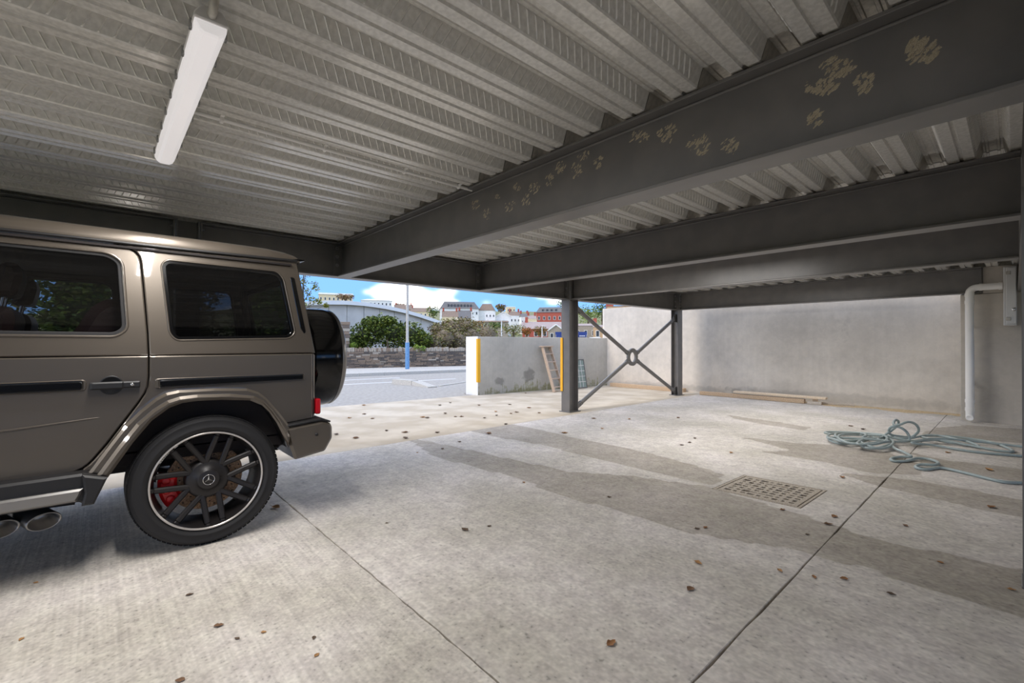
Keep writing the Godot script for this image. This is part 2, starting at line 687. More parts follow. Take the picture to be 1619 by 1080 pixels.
func build_deck() -> void:
	var c := struct_node("ceiling", "galvanised profiled steel decking with embossed ribs over the car park")
	var bays := [[-5.2, 2.045, 0.046, -1.6, 2.03], [2.22, 4.10, 0.046, 2.26, 4.08], [4.335, 6.2, 0.0, 0.0, 0.0], [6.4, 10.24, 0.0, 0.0, 0.0]]
	for k in bays.size():
		var q: Array = bays[k]
		var even := rib_mesh(q[0], q[1], -0.034, q[2], q[3], q[4])
		var odd := rib_mesh(q[0], q[1], 0.034, q[2], q[3], q[4]) if q[2] > 0 else even
		# short flattened ends and the next sheet over each beam
		var tail := rib_mesh(q[1] + 0.006, (bays[k + 1][0] if k < 3 else 10.3) + 0.0, 0, 0, 0, 0)
		var bare := rib_mesh(q[0], q[1], 0, 0, 0, 0)
		for i in range(-21, 18):
			var z := RIB0 - PITCH * i
			var r := part("deck_rib", bare if i < -3 else odd if posmod(i, 3) == 1 else even, M.galv, c, Vector3(0, DECK_Y, z))
			part("rib_end", tail, M.galv_dull, c, Vector3(0, DECK_Y + 0.004, z))
	var top := MB.new()
	top.box(Vector3(2.55, DECK_Y + 0.17, 0.0), Vector3(15.5, 0.16, 10.85))
	part("concrete_topping", top, M.topping, c)
	# closing angles along the two free edges of the deck
	var eb := MB.new()
	eb.box(Vector3(2.55, DECK_Y + 0.125, -5.425), Vector3(15.5, 0.25, 0.004))
	eb.box(Vector3(2.55, DECK_Y + 0.125, 5.42), Vector3(15.5, 0.25, 0.004))
	eb.box(Vector3(10.285, DECK_Y + 0.11, 0.0), Vector3(0.004, 0.29, 10.85))
	part("edge_trim", eb, M.galv_dull, c)


# ------------------------------------------------------------------ steelwork
func bolt_on(b: MB, p: Vector3, n: Vector3, r := 0.013) -> void:
	var y := n.normalized()
	var x := y.cross(Vector3.UP if absf(y.y) < 0.9 else Vector3.RIGHT).normalized()
	var xf := Transform3D(Basis(x, y, x.cross(y)), p)
	b.lathe([Vector2(r * 1.7, 0.0), Vector2(r * 1.7, 0.003), Vector2(r, 0.003), Vector2(r, 0.012), Vector2(r * 0.55, 0.012), Vector2(r * 0.5, 0.024), Vector2(0, 0.024)], 6, xf, true)

# an I-beam along "x" or "z": bottom at y 2.0, top at 2.4
func ibeam(label: String, axis: String, at: float, a: float, e: float, fw: float, cope0 := 0.0, cope1 := 0.0, y0 := 2.0, y1 := 2.4) -> Node3D:
	var mid := (a + e) * 0.5
	var org := Vector3(mid, y0, at) if axis == "x" else Vector3(at, y0, mid)
	var t := thing("steel_beam", label, "beam", org, "painted steel beams under the deck")
	var L := absf(e - a)
	var put := func(b: MB, y: float, hh: float, w: float, s: float, f: float, bev: float) -> void:
		if axis == "x":
			b.box(Vector3((s + f) * 0.5, y, at), Vector3(absf(f - s), hh, w), bev)
		else:
			b.box(Vector3(at, y, (s + f) * 0.5), Vector3(w, hh, absf(f - s)), bev)
	var dir := signf(e - a)
	var w := MB.new()
	put.call(w, (y0 + y1) * 0.5, y1 - y0 - 0.03, 0.011, a - dir * cope0, e + dir * cope1, 0.0)
	# root radii
	for yy in [y0 + 0.022, y1 - 0.022]:
		put.call(w, yy, 0.014, 0.026, a, e, 0.005)
	part("web", w, M.paint_grey, t)
	for yy in [y0 + 0.008, y1 - 0.008]:
		var b := MB.new()
		put.call(b, yy, 0.016, fw, a, e, 0.002)
		part("bottom_flange" if yy < 2.2 else "top_flange", b, M.paint_grey, t)
	return t

func end_plate(t: Node3D, c: Vector3, s: Vector3, n: Vector3, spots: Array) -> void:
	var b := MB.new()
	b.box(c, s, 0.002)
	part("end_plate", b, M.paint_grey, t)
	for p in spots:
		var k := MB.new()
		bolt_on(k, p, n)
		part("bolt", k, M.bolt, t)

func build_steel() -> void:
	# main beams, running from the road side to the back
	var names_ := {2.135: "dark grey steel beam with flaked tan scrape marks along its web", 4.235: "dark grey steel beam between the scraped beam and the cross-braced column's beam", 6.27: "dark grey steel beam landing on the column that carries the yellow guard"}
	for x in names_:
		var t := ibeam(names_[x], "z", x, 0.03, -5.292 if x < 6 else -5.275, 0.155 if x < 3 else 0.165, 0.0, 0.0)
		if x < 6:
			var w := MB.new()
			w.box(Vector3(x, 2.2, -5.33), Vector3(0.011, 0.33, 0.085))
			part("coped_end", w, M.paint_grey, t)
			var sp := []
			for yy in [2.34, 2.24, 2.14]:
				sp.append(Vector3(x - 0.06, yy, -5.358)); sp.append(Vector3(x + 0.06, yy, -5.358))
			end_plate(t, Vector3(x, 2.2, -5.366), Vector3(0.19, 0.34, 0.014), Vector3(0, 0, 1), sp)
	var b4 := ibeam("dark grey steel beam along the rendered back wall, ending in a pocket of the wall", "z", 10.13, -0.34, -5.272, 0.165)
	var sp4 := []
	for yy in [2.36, 2.29, 2.22, 2.15, 2.08]:
		sp4.append(Vector3(10.09, yy, -5.262)); sp4.append(Vector3(10.17, yy, -5.262))
	end_plate(b4, Vector3(10.13, 2.2, -5.268), Vector3(0.17, 0.4, 0.012), Vector3(0, 0, 1), sp4)
	# edge beam over the road side in three lengths
	var segs := [[-5.1, 0.525, "dark grey steel edge beam passing behind the roof of the car"], [0.725, 6.14, "dark grey steel edge beam facing the road between two columns"], [6.40, 10.01, "dark grey steel edge beam above the cross bracing"]]
	for s in segs:
		var t := ibeam(s[2], "x", -5.38, s[0], s[1], 0.178)
		for q in [0, 1]:
			var x: float = s[q] + (0.006 if q == 0 else -0.006)
			var sp := []
			for yy in [2.33, 2.2, 2.08]:
				for zz in [-5.335, -5.425]:
					sp.append(Vector3(x + (0.006 if q == 0 else -0.006), yy, zz))
			end_plate(t, Vector3(x, 2.2, -5.38), Vector3(0.012, 0.4, 0.17), Vector3(1 if q == 0 else -1, 0, 0), sp)
	ibeam("dark grey steel beam over the row of inner posts", "x", 0.115, -5.1, 10.2, 0.165)
	# scrape marks on the first beam's web: flakes of tan coating, given as survey sightings on the web's face
	var beam1 := get_node("steel_beam")
	var marks := [[1325, 105, 26, 16], [1300, 135, 26, 14], [1368, 130, 14, 17], [1290, 188, 13, 15], [1460, 78, 26, 20], [1011, 216, 17, 13], [1056, 210, 16, 14], [1105, 228, 18, 17], [1154, 231, 13, 13], [887, 262, 8, 13], [912, 270, 8, 14], [922, 243, 10, 10], [946, 256, 7, 12], [869, 284, 6, 10], [845, 296, 10, 9], [832, 316, 7, 10], [818, 295, 7, 7], [806, 325, 10, 9], [752, 325, 7, 9], [769, 338, 6, 9], [786, 311, 4, 4]]
	mottled("tan_flake", srgb(150, 138, 116), srgb(190, 180, 158), 8.0, 0.9, 0.0, 61, 0.05)
	for m in marks:
		var b := MB.new()
		var n := int(12 + m[2] * m[3] * 0.115)
		for i in n:
			var rr := sqrt(rng.randf())
			var an := rng.randf() * TAU
			var p := on_x(m[0] + cos(an) * rr * m[2], m[1] + sin(an) * rr * m[3], 2.1295)
			if p.y > 2.355 or p.y < 2.04:
				continue
			var sz: float = rng.randf_range(0.003, 0.012) * (1.0 if m[0] > 1200 else 0.95)
			var k := 5
			var ring := []
			var rot := rng.randf_range(0.3, 1.1)
			for j in k:
				var a := TAU * j / k + rng.randf_range(-0.4, 0.4)
				var e := Vector2(cos(a) * sz * rng.randf_range(1.0, 1.9), sin(a) * sz * rng.randf_range(0.35, 0.8)).rotated(rot)
				ring.append(p + Vector3(0, e.y, e.x))
			var apex := p - Vector3(rng.randf_range(0.0012, 0.003), 0, 0)
			for j in k:
				b.tri_out(ring[j], ring[(j + 1) % k], apex, p + Vector3(0.05, 0, 0))
		part("scrape_mark", b, M.tan_flake, beam1)
	# columns
	var cl := thing("steel_column", "grey steel column with a yellow corner guard beside the cross bracing", "column", Vector3(6.27, 0, -5.37))
	for x in [6.155, 6.384]:
		var b := MB.new()
		b.box(Vector3(x, 1.2, -5.37), Vector3(0.014, 2.4, 0.19), 0.002)
		part("flange", b, M.paint_grey, cl)
	var cw := MB.new()
	cw.box(Vector3(6.27, 1.2, -5.37), Vector3(0.215, 2.4, 0.012))
	part("web", cw, M.paint_grey, cl)
	var st := MB.new()
	st.box(Vector3(6.27, 2.0, -5.32), Vector3(0.214, 0.014, 0.088))
	part("stiffener", st, M.paint_grey, cl)
	var bp := MB.new()
	bp.box(Vector3(6.27, 0.004, -5.37), Vector3(0.30, 0.014, 0.26), 0.003)
	part("base_plate", bp, M.paint_grey, cl)
	var yg := MB.new()
	yg.box(Vector3(6.138, 0.843, -5.45), Vector3(0.018, 0.955, 0.055), 0.006)
	yg.box(Vector3(6.16, 0.843, -5.472), Vector3(0.06, 0.955, 0.016), 0.006)
	part("corner_guard", yg, M.yellow, cl)
	var cr := thing("steel_column", "grey steel column holding the far end of the cross bracing", "column", Vector3(10.125, 0, -5.37))
	for z in [-5.287, -5.452]:
		var b := MB.new()
		b.box(Vector3(10.125, 1.2, z), Vector3(0.205, 2.4, 0.013), 0.002)
		part("flange", b, M.paint_grey, cr)
	var rw := MB.new()
	rw.box(Vector3(10.125, 1.2, -5.37), Vector3(0.012, 2.4, 0.152))
	part("web", rw, M.paint_grey, cr)
	var rb := MB.new()
	rb.box(Vector3(10.125, 0.004, -5.37), Vector3(0.28, 0.014, 0.24), 0.003)
	part("base_plate", rb, M.paint_grey, cr)
	for q in [[0.625, -5.38, "grey steel column behind the car, between two lengths of edge beam"], [3.50, 0.115, "dark grey steel post beside the hose, under the inner beam"], [-4.9, 0.115, "dark grey steel post in front of the car, under the inner beam"], [-5.2, -5.38, "grey steel column at the open end of the edge beam"]]:
		var t := thing("steel_post", q[2], "column", Vector3(q[0], 0, q[1]))
		var H := 2.0 if q[1] > 0 else 2.4
		for s in [-1.0, 1.0]:
			var b := MB.new()
			b.box(Vector3(q[0] + s * 0.088, H * 0.5, q[1]), Vector3(0.014, H, 0.18), 0.002)
			part("flange", b, M.paint_grey, t)
		var b2 := MB.new()
		b2.box(Vector3(q[0], H * 0.5, q[1]), Vector3(0.164, H, 0.012))
		part("web", b2, M.paint_grey, t)
		var b3 := MB.new()
		b3.box(Vector3(q[0], 0.006, q[1]), Vector3(0.20, 0.012, 0.19), 0.003)
		part("base_plate", b3, M.paint_grey, t)
	# cross bracing
	var br := thing("cross_brace", "dark grey X-shaped steel bracing with a ring at its crossing between two columns", "bracing", Vector3(8.26, 0, -5.37))
	var rc := Vector3(8.26, 0.935, -5.37)
	var ring := MB.new()
	ring.lathe([Vector2(0.108, -0.022), Vector2(0.180, -0.022), Vector2(0.184, -0.018), Vector2(0.184, 0.018), Vector2(0.180, 0.022), Vector2(0.108, 0.022), Vector2(0.104, 0.018), Vector2(0.104, -0.018), Vector2(0.108, -0.022)], 40, Transform3D(Basis(Vector3(1, 0, 0), Vector3(0, 0, 1), Vector3(0, -1, 0)), rc), true)
	part("ring", ring, M.paint_grey, br)
	for e in [Vector3(6.46, 1.86, -5.37), Vector3(10.03, 0.09, -5.37), Vector3(6.46, 0.07, -5.37), Vector3(10.02, 1.80, -5.37)]:
		var d: Vector3 = (e - rc).normalized()
		var b := MB.new()
		b.tube([rc + d * 0.235, e - d * 0.13], 0.038, 14)
		part("rod", b, M.paint_grey, br)
		for q in [[rc + d * 0.165, rc + d * 0.26], [e - d * 0.16, e]]:
			var f := MB.new()
			for s in [-0.02, 0.02]:
				f.bar(q[0] + Vector3(0, 0, s), q[1] + Vector3(0, 0, s), 0.075, 0.012, 0.002, Vector3(0, 0, 1))
			part("fork", f, M.paint_grey, br)
			var pn := MB.new()
			var pc: Vector3 = q[0].lerp(q[1], 0.4)
			bolt_on(pn, pc + Vector3(0, 0, 0.026), Vector3(0, 0, 1), 0.014)
			part("pin", pn, M.bolt, br)
		var gs := MB.new()
		var sx := -1.0 if e.x < 8 else 1.0
		var ex := 6.393 if e.x < 8 else 10.118
		gs.plate([Vector2(ex, e.y - 0.10), Vector2(e.x - sx * 0.02, e.y - 0.07), Vector2(e.x - sx * 0.06, e.y + 0.02), Vector2(e.x - sx * 0.02, e.y + 0.09), Vector2(ex, e.y + 0.11)] if sx < 0 else [Vector2(ex, e.y + 0.11), Vector2(e.x - 0.02, e.y + 0.09), Vector2(e.x - 0.06, e.y + 0.02), Vector2(e.x - 0.02, e.y - 0.07), Vector2(ex, e.y - 0.08)], [], -5.376, -5.364, 0.0, xyw)
		part("gusset", gs, M.paint_grey, br)


# ------------------------------------------------------------------ walls
func wall_map(w: int, h: int, metres: Vector2, seed_: int, moss: float, patches: Array, tone: Color) -> ImageTexture:
	var per := w / metres.x
	var n1 := noise_bytes(seed_, 0.5 / per, w, h, 5)
	var n2 := noise_bytes(seed_ + 1, 5.0 / per, w, h, 4)
	var n3 := noise_bytes(seed_ + 2, 0.3, w, h, 2, FastNoiseLite.TYPE_VALUE)
	var ln := noise_bytes(seed_ + 3, 0.05, w, h, 3, FastNoiseLite.TYPE_SIMPLEX_SMOOTH, Vector2i(1, 24))
	var px := PackedByteArray()
	px.resize(w * h * 3)
	for y in h:
		var up := (1.0 - (y + 0.5) / h) * metres.y
		for x in w:
			var i := y * w + x
			var a := n1[i] / 255.0 - 0.5
			var b := n2[i] / 255.0 - 0.5
			var c := n3[i] / 255.0 - 0.5
			var l := ln[i] / 255.0 - 0.5
			var v := 1.0 + a * 0.14 + b * 0.06 + c * 0.03 + l * 0.025
			for p in patches:
				var dx: float = ((x + 0.5) / per - p[0]) / p[2]
				var dy: float = (up - p[1]) / p[3]
				var q := 1.0 - sqrt(dx * dx + dy * dy) + b * 0.9 + a * 0.3
				v -= clampf(q * 2.2, 0.0, 1.0) * p[4]
			var r := tone.r * v
			var g := tone.g * v
			var bl := tone.b * v
			if moss > 0.0:
				var k := clampf((moss - up + b * 0.34 + a * 0.26 + l * 0.2) * 5.0, 0.0, 1.0)
				r = lerpf(r, 0.47 * (v + c * 0.5), k * 0.75)
				g = lerpf(g, 0.46 * (v + c * 0.5), k * 0.75)
				bl = lerpf(bl, 0.30 * (v + c * 0.5), k * 0.75)
			px[i * 3] = clampi(int(255.0 * r), 0, 255)
			px[i * 3 + 1] = clampi(int(255.0 * g), 0, 255)
			px[i * 3 + 2] = clampi(int(255.0 * bl), 0, 255)
	return ImageTexture.create_from_image(Image.create_from_data(w, h, false, Image.FORMAT_RGB8, px))

func build_walls() -> void:
	var back := struct_node("wall_back", "tall pale rendered wall behind the bracing")
	var bm := plain("back_render", Color.WHITE, 0.92)
	bm.albedo_texture = wall_map(1200, 360, Vector2(7.6, 2.3), 71, 0.0, [[2.55, 1.55, 0.9, 0.45, 0.07], [1.2, 1.6, 0.7, 0.5, 0.05], [2.0, 0.12, 2.6, 0.12, 0.10], [5.2, 0.1, 2.2, 0.10, 0.10]], Color(0.83, 0.80, 0.755))
	var b := MB.new()
	b.uvf = func(p: Vector3) -> Vector2: return Vector2((-p.z - 0.5) / 7.6, 1.0 - p.y / 2.3)
	b.box(Vector3(11.1, 1.08, -4.36), Vector3(0.2, 2.32, 7.6), 0.006)
	part("render", b, bm, back)
	var rs := struct_node("wall_right", "pale rendered pier of the back wall behind the white pipe")
	var rm := plain("pier_render", Color.WHITE, 0.92)
	rm.albedo_texture = wall_map(512, 320, Vector2(4.5, 2.5), 83, 0.0, [[0.35, 0.3, 0.2, 0.5, 0.07], [0.8, 1.5, 0.5, 0.5, 0.05]], Color(0.75, 0.72, 0.675))
	var r := MB.new()
	r.uvf = func(p: Vector3) -> Vector2: return Vector2((p.z + 0.6) / 4.5, 1.0 - p.y / 2.5)
	r.box(Vector3(10.68, 0.99, 2.46), Vector3(1.02, 2.0, 6.08), 0.006)
	r.box(Vector3(10.68, 2.2, 2.58), Vector3(1.02, 0.41, 5.82), 0.006)
	r.box(Vector3(10.72, 2.2, -0.45), Vector3(0.94, 0.41, 0.24), 0.0)
	part("render", r, rm, rs)
	# unseen, guessed parapet and rails behind the camera, mirrored in the car's flank
	var yd := struct_node("wall_yard_guess", "unseen guessed parapet, kept dark for the deck to mirror, with upright rails on the yard side of the car park")
	var yb := MB.new()
	yb.box(Vector3(2.5, 0.47, 5.32), Vector3(15.3, 1.0, 0.16), 0.006)
	part("parapet", yb, mottled("yard_dark_guess", srgb(78, 78, 80), srgb(88, 88, 89), 0.6, 0.8, 0.0, 88, 0.02), yd)  # invented dark grey, so the deck webs have something dark to reflect
	for k in 26:
		var rb := MB.new()
		rb.box(Vector3(-4.9 + 0.6 * k, 1.48, 5.32), Vector3(0.05, 1.04, 0.05), 0.004)
		part("rail_post", rb, M.paint_grey, yd)
	var eb2 := MB.new()
	eb2.box(Vector3(2.5, 2.2, 5.34), Vector3(15.3, 0.4, 0.16), 0.004)
	part("edge_beam", eb2, M.paint_grey, yd)
	# low boundary wall with a white end
	var low := struct_node("wall_boundary", "low mossy rendered boundary wall with a white end face")
	var lm := plain("low_render", Color.WHITE, 0.92)
	lm.albedo_texture = wall_map(1100, 350, Vector2(4.4, 1.4), 97, 0.17, [[0.62, 0.30, 0.17, 0.11, 0.20], [1.52, 0.42, 0.22, 0.20, 0.24], [3.2, 0.9, 0.8, 0.35, 0.06], [1.9, 1.1, 0.9, 0.3, 0.05]], Color(0.735, 0.715, 0.67))
	var A := Vector2(6.62, -8.5)
	var C := Vector2(11.0, -8.0)
	var dir := (C - A).normalized()
	var nb := Vector2(dir.y, -dir.x)  # away from the car park
	var l := MB.new()
	l.uvf = func(p: Vector3) -> Vector2: return Vector2((Vector2(p.x, p.z) - A).dot(dir) / 4.4, 1.0 - p.y / 1.4)
	l.plate([A, C, C + nb * 0.54, A + nb * 0.54], [], -0.1, 1.38, 0.006, func(x: float, y: float, w: float) -> Vector3: return Vector3(x, w, y))
	part("render", l, lm, low)
	var we := MB.new()
	we.plate([A - dir * 0.012 - nb * 0.004, A - dir * 0.001 - nb * 0.004, A - dir * 0.001 + nb * 0.545, A - dir * 0.012 + nb * 0.545], [], -0.05, 1.385, 0.0, func(x: float, y: float, w: float) -> Vector3: return Vector3(x, w, y))
	part("end_face", we, M.white_render, low)
	var gd := MB.new()
	var g0 := A - dir * 0.016 - nb * 0.012
	gd.plate([g0, g0 + dir * 0.075, g0 + dir * 0.075 + nb * 0.01, g0 + dir * 0.01 + nb * 0.01, g0 + dir * 0.01 + nb * 0.07, g0 + nb * 0.07], [], 0.30, 1.33, 0.003, func(x: float, y: float, w: float) -> Vector3: return Vector3(x, w, y))
	var gp := part("corner_guard", gd, M.yellow, low)
	gp.set_meta("label", "yellow corner guard")


# ------------------------------------------------------------------ the car
const MID := -4.245   # centre line of the car
const SIDE := -3.34  # its near flank

func fillet(pts: Array, r: float, n := 5) -> Array:
	var out := []
	var m := pts.size()
	for i in m:
		var p: Vector2 = pts[i]
		var a: Vector2 = pts[(i + m - 1) % m] - p
		var b: Vector2 = pts[(i + 1) % m] - p
		var d := minf(r, minf(a.length(), b.length()) * 0.48)
		var s := p + a.normalized() * d
		var e := p + b.normalized() * d
		for k in n + 1:
			var t := float(k) / n
			out.append(s.lerp(p, t).lerp(p.lerp(e, t), t))
	return out

func V2(list: Array) -> Array:
	var out := []
	for i in range(0, list.size(), 2):
		out.append(Vector2(list[i], list[i + 1]))
	return out

func flank(y: float) -> float:
	return SIDE if y <= 1.15 else SIDE - 0.007 - 0.14 * (y - 1.15)

func near_side(x: float, y: float, w: float) -> Vector3:
	return Vector3(x, y, flank(y) + w)

func far_side(x: float, y: float, w: float) -> Vector3:
	return Vector3(x, y, 2.0 * MID - flank(y) - w)

func rear_face(z: float, y: float, w: float) -> Vector3:
	return Vector3((1.128 if y <= 1.15 else 1.122 - 0.155 * (y - 1.15)) + w, y, z)

func sheet(pts: Array, w: float, place: Callable) -> MB:
	var b := MB.new()
	for t in MB.pieces(pts, []):
		var a: Vector2 = t[0]; var c: Vector2 = t[1]; var d: Vector2 = t[2]
		if (c - a).cross(d - a) < 0:
			var s := c; c = d; d = s
		b.tri(place.call(a.x, a.y, w), place.call(c.x, c.y, w), place.call(d.x, d.y, w))
	return b

func panel(called: String, outer: Array, holes: Array, w0: float, w1: float, bev: float, place: Callable, m: Material, parent: Node) -> MeshInstance3D:
	var b := MB.new()
	b.plate(outer, holes, w0, w1, bev, place)
	return part(called, b, m, parent)

func loop_tube(pts: Array, w: float, r: float, place: Callable, n := 8) -> MB:
	var b := MB.new()
	var q := []
	for p in pts:
		q.append(place.call(p.x, p.y, w))
	b.tube(q, r, n, true, false)
	return b

func build_car() -> void:
	var car := thing("off_road_car", "bronze grey boxy off-road car with black wheels parked under the deck", "car", Vector3(-1.0, 0, MID))
	var paint: Material = M.car_paint
	# window and panel outlines in metres along the flank
	var door_win := fillet(V2([-0.735, 1.262, 0.070, 1.257, 0.119, 1.30, 0.097, 1.69, 0.035, 1.733, -0.735, 1.737]), 0.05)
	var front_win := fillet(V2([-0.835, 1.262, -0.835, 1.737, -1.56, 1.737, -1.80, 1.262]), 0.05)
	var rear_win := fillet(V2([0.272, 1.69, 0.300, 1.724, 0.910, 1.720, 0.950, 1.672, 1.012, 1.296, 0.975, 1.255, 0.340, 1.238, 0.308, 1.28]), 0.04)
	var door_up := V2([-0.782, 1.152, 0.208, 1.152, 0.204, 1.28, 0.197, 1.392, 0.186, 1.56, 0.175, 1.70, 0.168, 1.728, 0.150, 1.752, 0.122, 1.768, 0.085, 1.776, -0.782, 1.780])
	var door_low := V2([-0.782, 1.147, -0.782, 0.548, -0.36, 0.540, -0.11, 0.538, -0.088, 0.544, -0.065, 0.556, -0.045, 0.572, -0.025, 0.595, 0.030, 0.672, 0.095, 0.776, 0.160, 0.880, 0.190, 0.934, 0.203, 0.972, 0.208, 1.03, 0.208, 1.147])
	var quarter_up := V2([0.214, 1.152, 1.141, 1.152, 1.044, 1.797, 0.080, 1.797, 0.086, 1.782, 0.125, 1.774, 0.155, 1.757, 0.174, 1.731, 0.181, 1.70, 0.192, 1.56, 0.203, 1.392, 0.210, 1.28])
	var quarter_low := V2([0.214, 1.147, 0.214, 1.03, 0.209, 0.970, 0.196, 0.931, 0.166, 0.877, 0.101, 0.773, 0.036, 0.668, -0.019, 0.591, -0.040, 0.567, -0.06, 0.551, -0.070, 0.535, 0.01, 0.535, 0.14, 0.745, 0.26, 0.875, 0.35, 0.912, 0.69, 0.900, 0.79, 0.84, 0.925, 0.672, 1.120, 0.69, 1.120, 1.147])
	var fdoor_low := V2([-0.788, 1.147, -0.788, 0.548, -1.70, 0.548, -1.86, 0.72, -1.86, 1.147])
	var fdoor_up := V2([-0.788, 1.152, -0.788, 1.780, -1.585, 1.780, -1.86, 1.23, -1.86, 1.152])
	var fender := V2([-1.866, 1.13, -1.866, 0.72, -1.93, 0.60, -2.02, 0.72, -2.15, 0.87, -2.30, 0.92, -2.55, 0.92, -2.70, 0.86, -2.86, 0.62, -3.22, 0.62, -3.22, 1.08])
	for near in [true, false]:
		var place: Callable = near_side if near else far_side
		var tint := "rear_door" if near else "rear_door"
		var d := panel(tint, door_low, [], -0.03, 0.0, 0.006, place, paint, car)
		panel("window_frame", door_up, [door_win], -0.03, 0.0, 0.006, place, paint, d)
		var q := panel("quarter_panel", quarter_low, [], -0.03, 0.0, 0.006, place, paint, car)
		panel("pillar_panel", quarter_up, [rear_win], -0.03, 0.0, 0.006, place, paint, q)
		var fd := panel("front_door", fdoor_low, [], -0.03, 0.0, 0.006, place, paint, car)
		panel("window_frame", fdoor_up, [front_win], -0.03, 0.0, 0.006, place, paint, fd)
		panel("front_wing", fender, [], -0.03, 0.0, 0.006, place, paint, car)
		# trim, seals and glass
		part("window_trim", loop_tube(door_win, 0.0, 0.0075, place), paint, d)
		var seal := MB.inset(door_win, 0.024)
		panel("window_seal", MB.inset(door_win, 0.002), [seal], -0.02, -0.004, 0.003, place, M.rubber, d)
		part("window_glass", sheet(seal, -0.016, place), M.car_glass, d)
		var qin := MB.inset(rear_win, 0.022)
		panel("window_seal", MB.inset(rear_win, 0.003), [qin], -0.02, -0.002, 0.002, place, M.gloss_black, q)
		part("window_glass", sheet(qin, -0.003, place), M.privacy_glass, q)
		part("window_trim", loop_tube(rear_win, 0.0, 0.005, place), paint, q)
		part("window_glass", sheet(front_win, -0.016, place), M.car_glass, fd)
		# vent in the last pillar
		panel("air_vent", fillet(V2([0.992, 1.688, 1.022, 1.684, 1.083, 1.300, 1.070, 1.286, 1.048, 1.322]), 0.012, 3), [], -0.004, 0.004, 0.003, place, M.gloss_black, q)
		# rub strips with lighter end caps
		var strip := MB.new()
		for s in [[-0.782, -0.068, 0.976, 1.016]]:
			strip.plate(fillet(V2([s[0], s[2], s[1], s[2], s[1], s[3], s[0], s[3]]), 0.008, 3), [], -0.004, 0.013, 0.005, place)
		part("rub_strip", strip, M.gloss_black, d)
		panel("strip_surround", fillet(V2([-0.782, 0.966, -0.050, 0.966, -0.050, 1.026, -0.782, 1.026]), 0.02, 4), [fillet(V2([-0.79, 0.974, -0.066, 0.974, -0.066, 1.018, -0.79, 1.018]), 0.008, 3)], -0.004, 0.006, 0.004, place, paint, d)
		panel("rub_strip", fillet(V2([0.262, 0.967, 1.052, 0.974, 1.052, 1.002, 0.262, 1.006]), 0.006, 3), [], -0.004, 0.013, 0.005, place, M.gloss_black, q)
		panel("strip_surround", fillet(V2([0.240, 0.957, 1.066, 0.966, 1.066, 1.010, 0.240, 1.016]), 0.012, 4), [fillet(V2([0.258, 0.964, 1.055, 0.971, 1.055, 1.005, 0.258, 1.009]), 0.006, 3)], -0.004, 0.007, 0.004, place, paint, q)
		# wheel-arch flare in two steps
		var oc := V2([0.958, 0.655, 0.885, 0.765, 0.812, 0.862, 0.765, 0.905, 0.70, 0.932, 0.52, 0.945, 0.345, 0.946, 0.285, 0.934, 0.238, 0.907, 0.17, 0.845, 0.105, 0.770, 0.03, 0.652, -0.045, 0.530])
		var ic := V2([0.938, 0.52, 0.90, 0.62, 0.865, 0.70, 0.82, 0.775, 0.78, 0.82, 0.71, 0.858, 0.55, 0.875, 0.43, 0.878, 0.36, 0.872, 0.30, 0.850, 0.22, 0.785, 0.14, 0.675, 0.035, 0.500])
		var mc := []
		var o2 := []
		for i in oc.size():
			mc.append(oc[i].lerp(ic[i], 0.42))
			o2.append(oc[i].lerp(ic[i], 0.16))
		var ring1: Array = oc.duplicate()
		var ring2: Array = mc.duplicate()
		var rev: Array = ic.duplicate()
		rev.reverse()
		ring1.append_array(rev)
		ring2.append_array(rev)
		var fl := panel("wheel_arch_flare", ring1, [], -0.06, 0.066, 0.014, place, paint, car)
		panel("flare_lip", ring2, [], 0.02, 0.094, 0.016, place, paint, fl)
		var foc := []
		for p in oc: foc.append(Vector2(p.x - 2.89, p.y))
		var fic := []
		for p in rev: fic.append(Vector2(p.x - 2.89, p.y))
		foc.append_array(fic)
		panel("wheel_arch_flare", foc, [], -0.06, 0.08, 0.014, place, paint, car)
		# running board
		var rb := panel("running_board", fillet(V2([-1.92, 0.545, -0.06, 0.545, 0.030, 0.512, -0.020, 0.388, -0.062, 0.388, -0.075, 0.400, -1.92, 0.400]), 0.008, 2), [], -0.12, 0.10, 0.012, place, M.black_plastic, car)
		panel("tread_strip", V2([-1.92, 0.412, -0.085, 0.412, -0.070, 0.440, -0.060, 0.474, -1.92, 0.474]), [], 0.06, 0.128, 0.010, place, M.brushed, rb)
		panel("end_cap", V2([-0.064, 0.545, 0.034, 0.512, -0.018, 0.384, -0.066, 0.384, -0.055, 0.45]), [], 0.05, 0.132, 0.010, place, M.black_plastic, rb)
		# exhaust tips under the running board
		for k in 2:
			var ex := MB.new()
			var c: Vector3 = place.call(-0.215 - 0.155 * k, 0.272, -0.13)
			var sz := 1.0 if near else -1.0
			var ax := Vector3(0.42, -0.10, sz).normalized()
			var xx := Vector3(1, 0, -0.42 * sz).normalized()
			var yy := ax.cross(xx).normalized()
			var bs := Basis(xx * 1.55, ax, yy)
			ex.lathe([Vector2(0.040, -0.28), Vector2(0.040, -0.20), Vector2(0.046, -0.16), Vector2(0.047, 0.0), Vector2(0.044, 0.004), Vector2(0.040, 0.0), Vector2(0.038, -0.10), Vector2(0.0, -0.10)], 24, Transform3D(bs, c))
			part("exhaust_tip", ex, M.brushed, car)
		# inner lining round the windows
		panel("pillar_lining", V2([-1.86, 0.60, 1.08, 0.60, 1.08, 1.15, 1.0, 1.78, -1.585, 1.78, -1.86, 1.23]), [MB.inset(door_win, 0.012), MB.inset(rear_win, 0.012), MB.inset(front_win, 0.012)], -0.075, -0.05, 0.0, place, M.dark_lining, car)
		# door handle with its round dish
		var dish := MB.new()
		var dc: Vector3 = place.call(0.049, 0.990, 0.0)
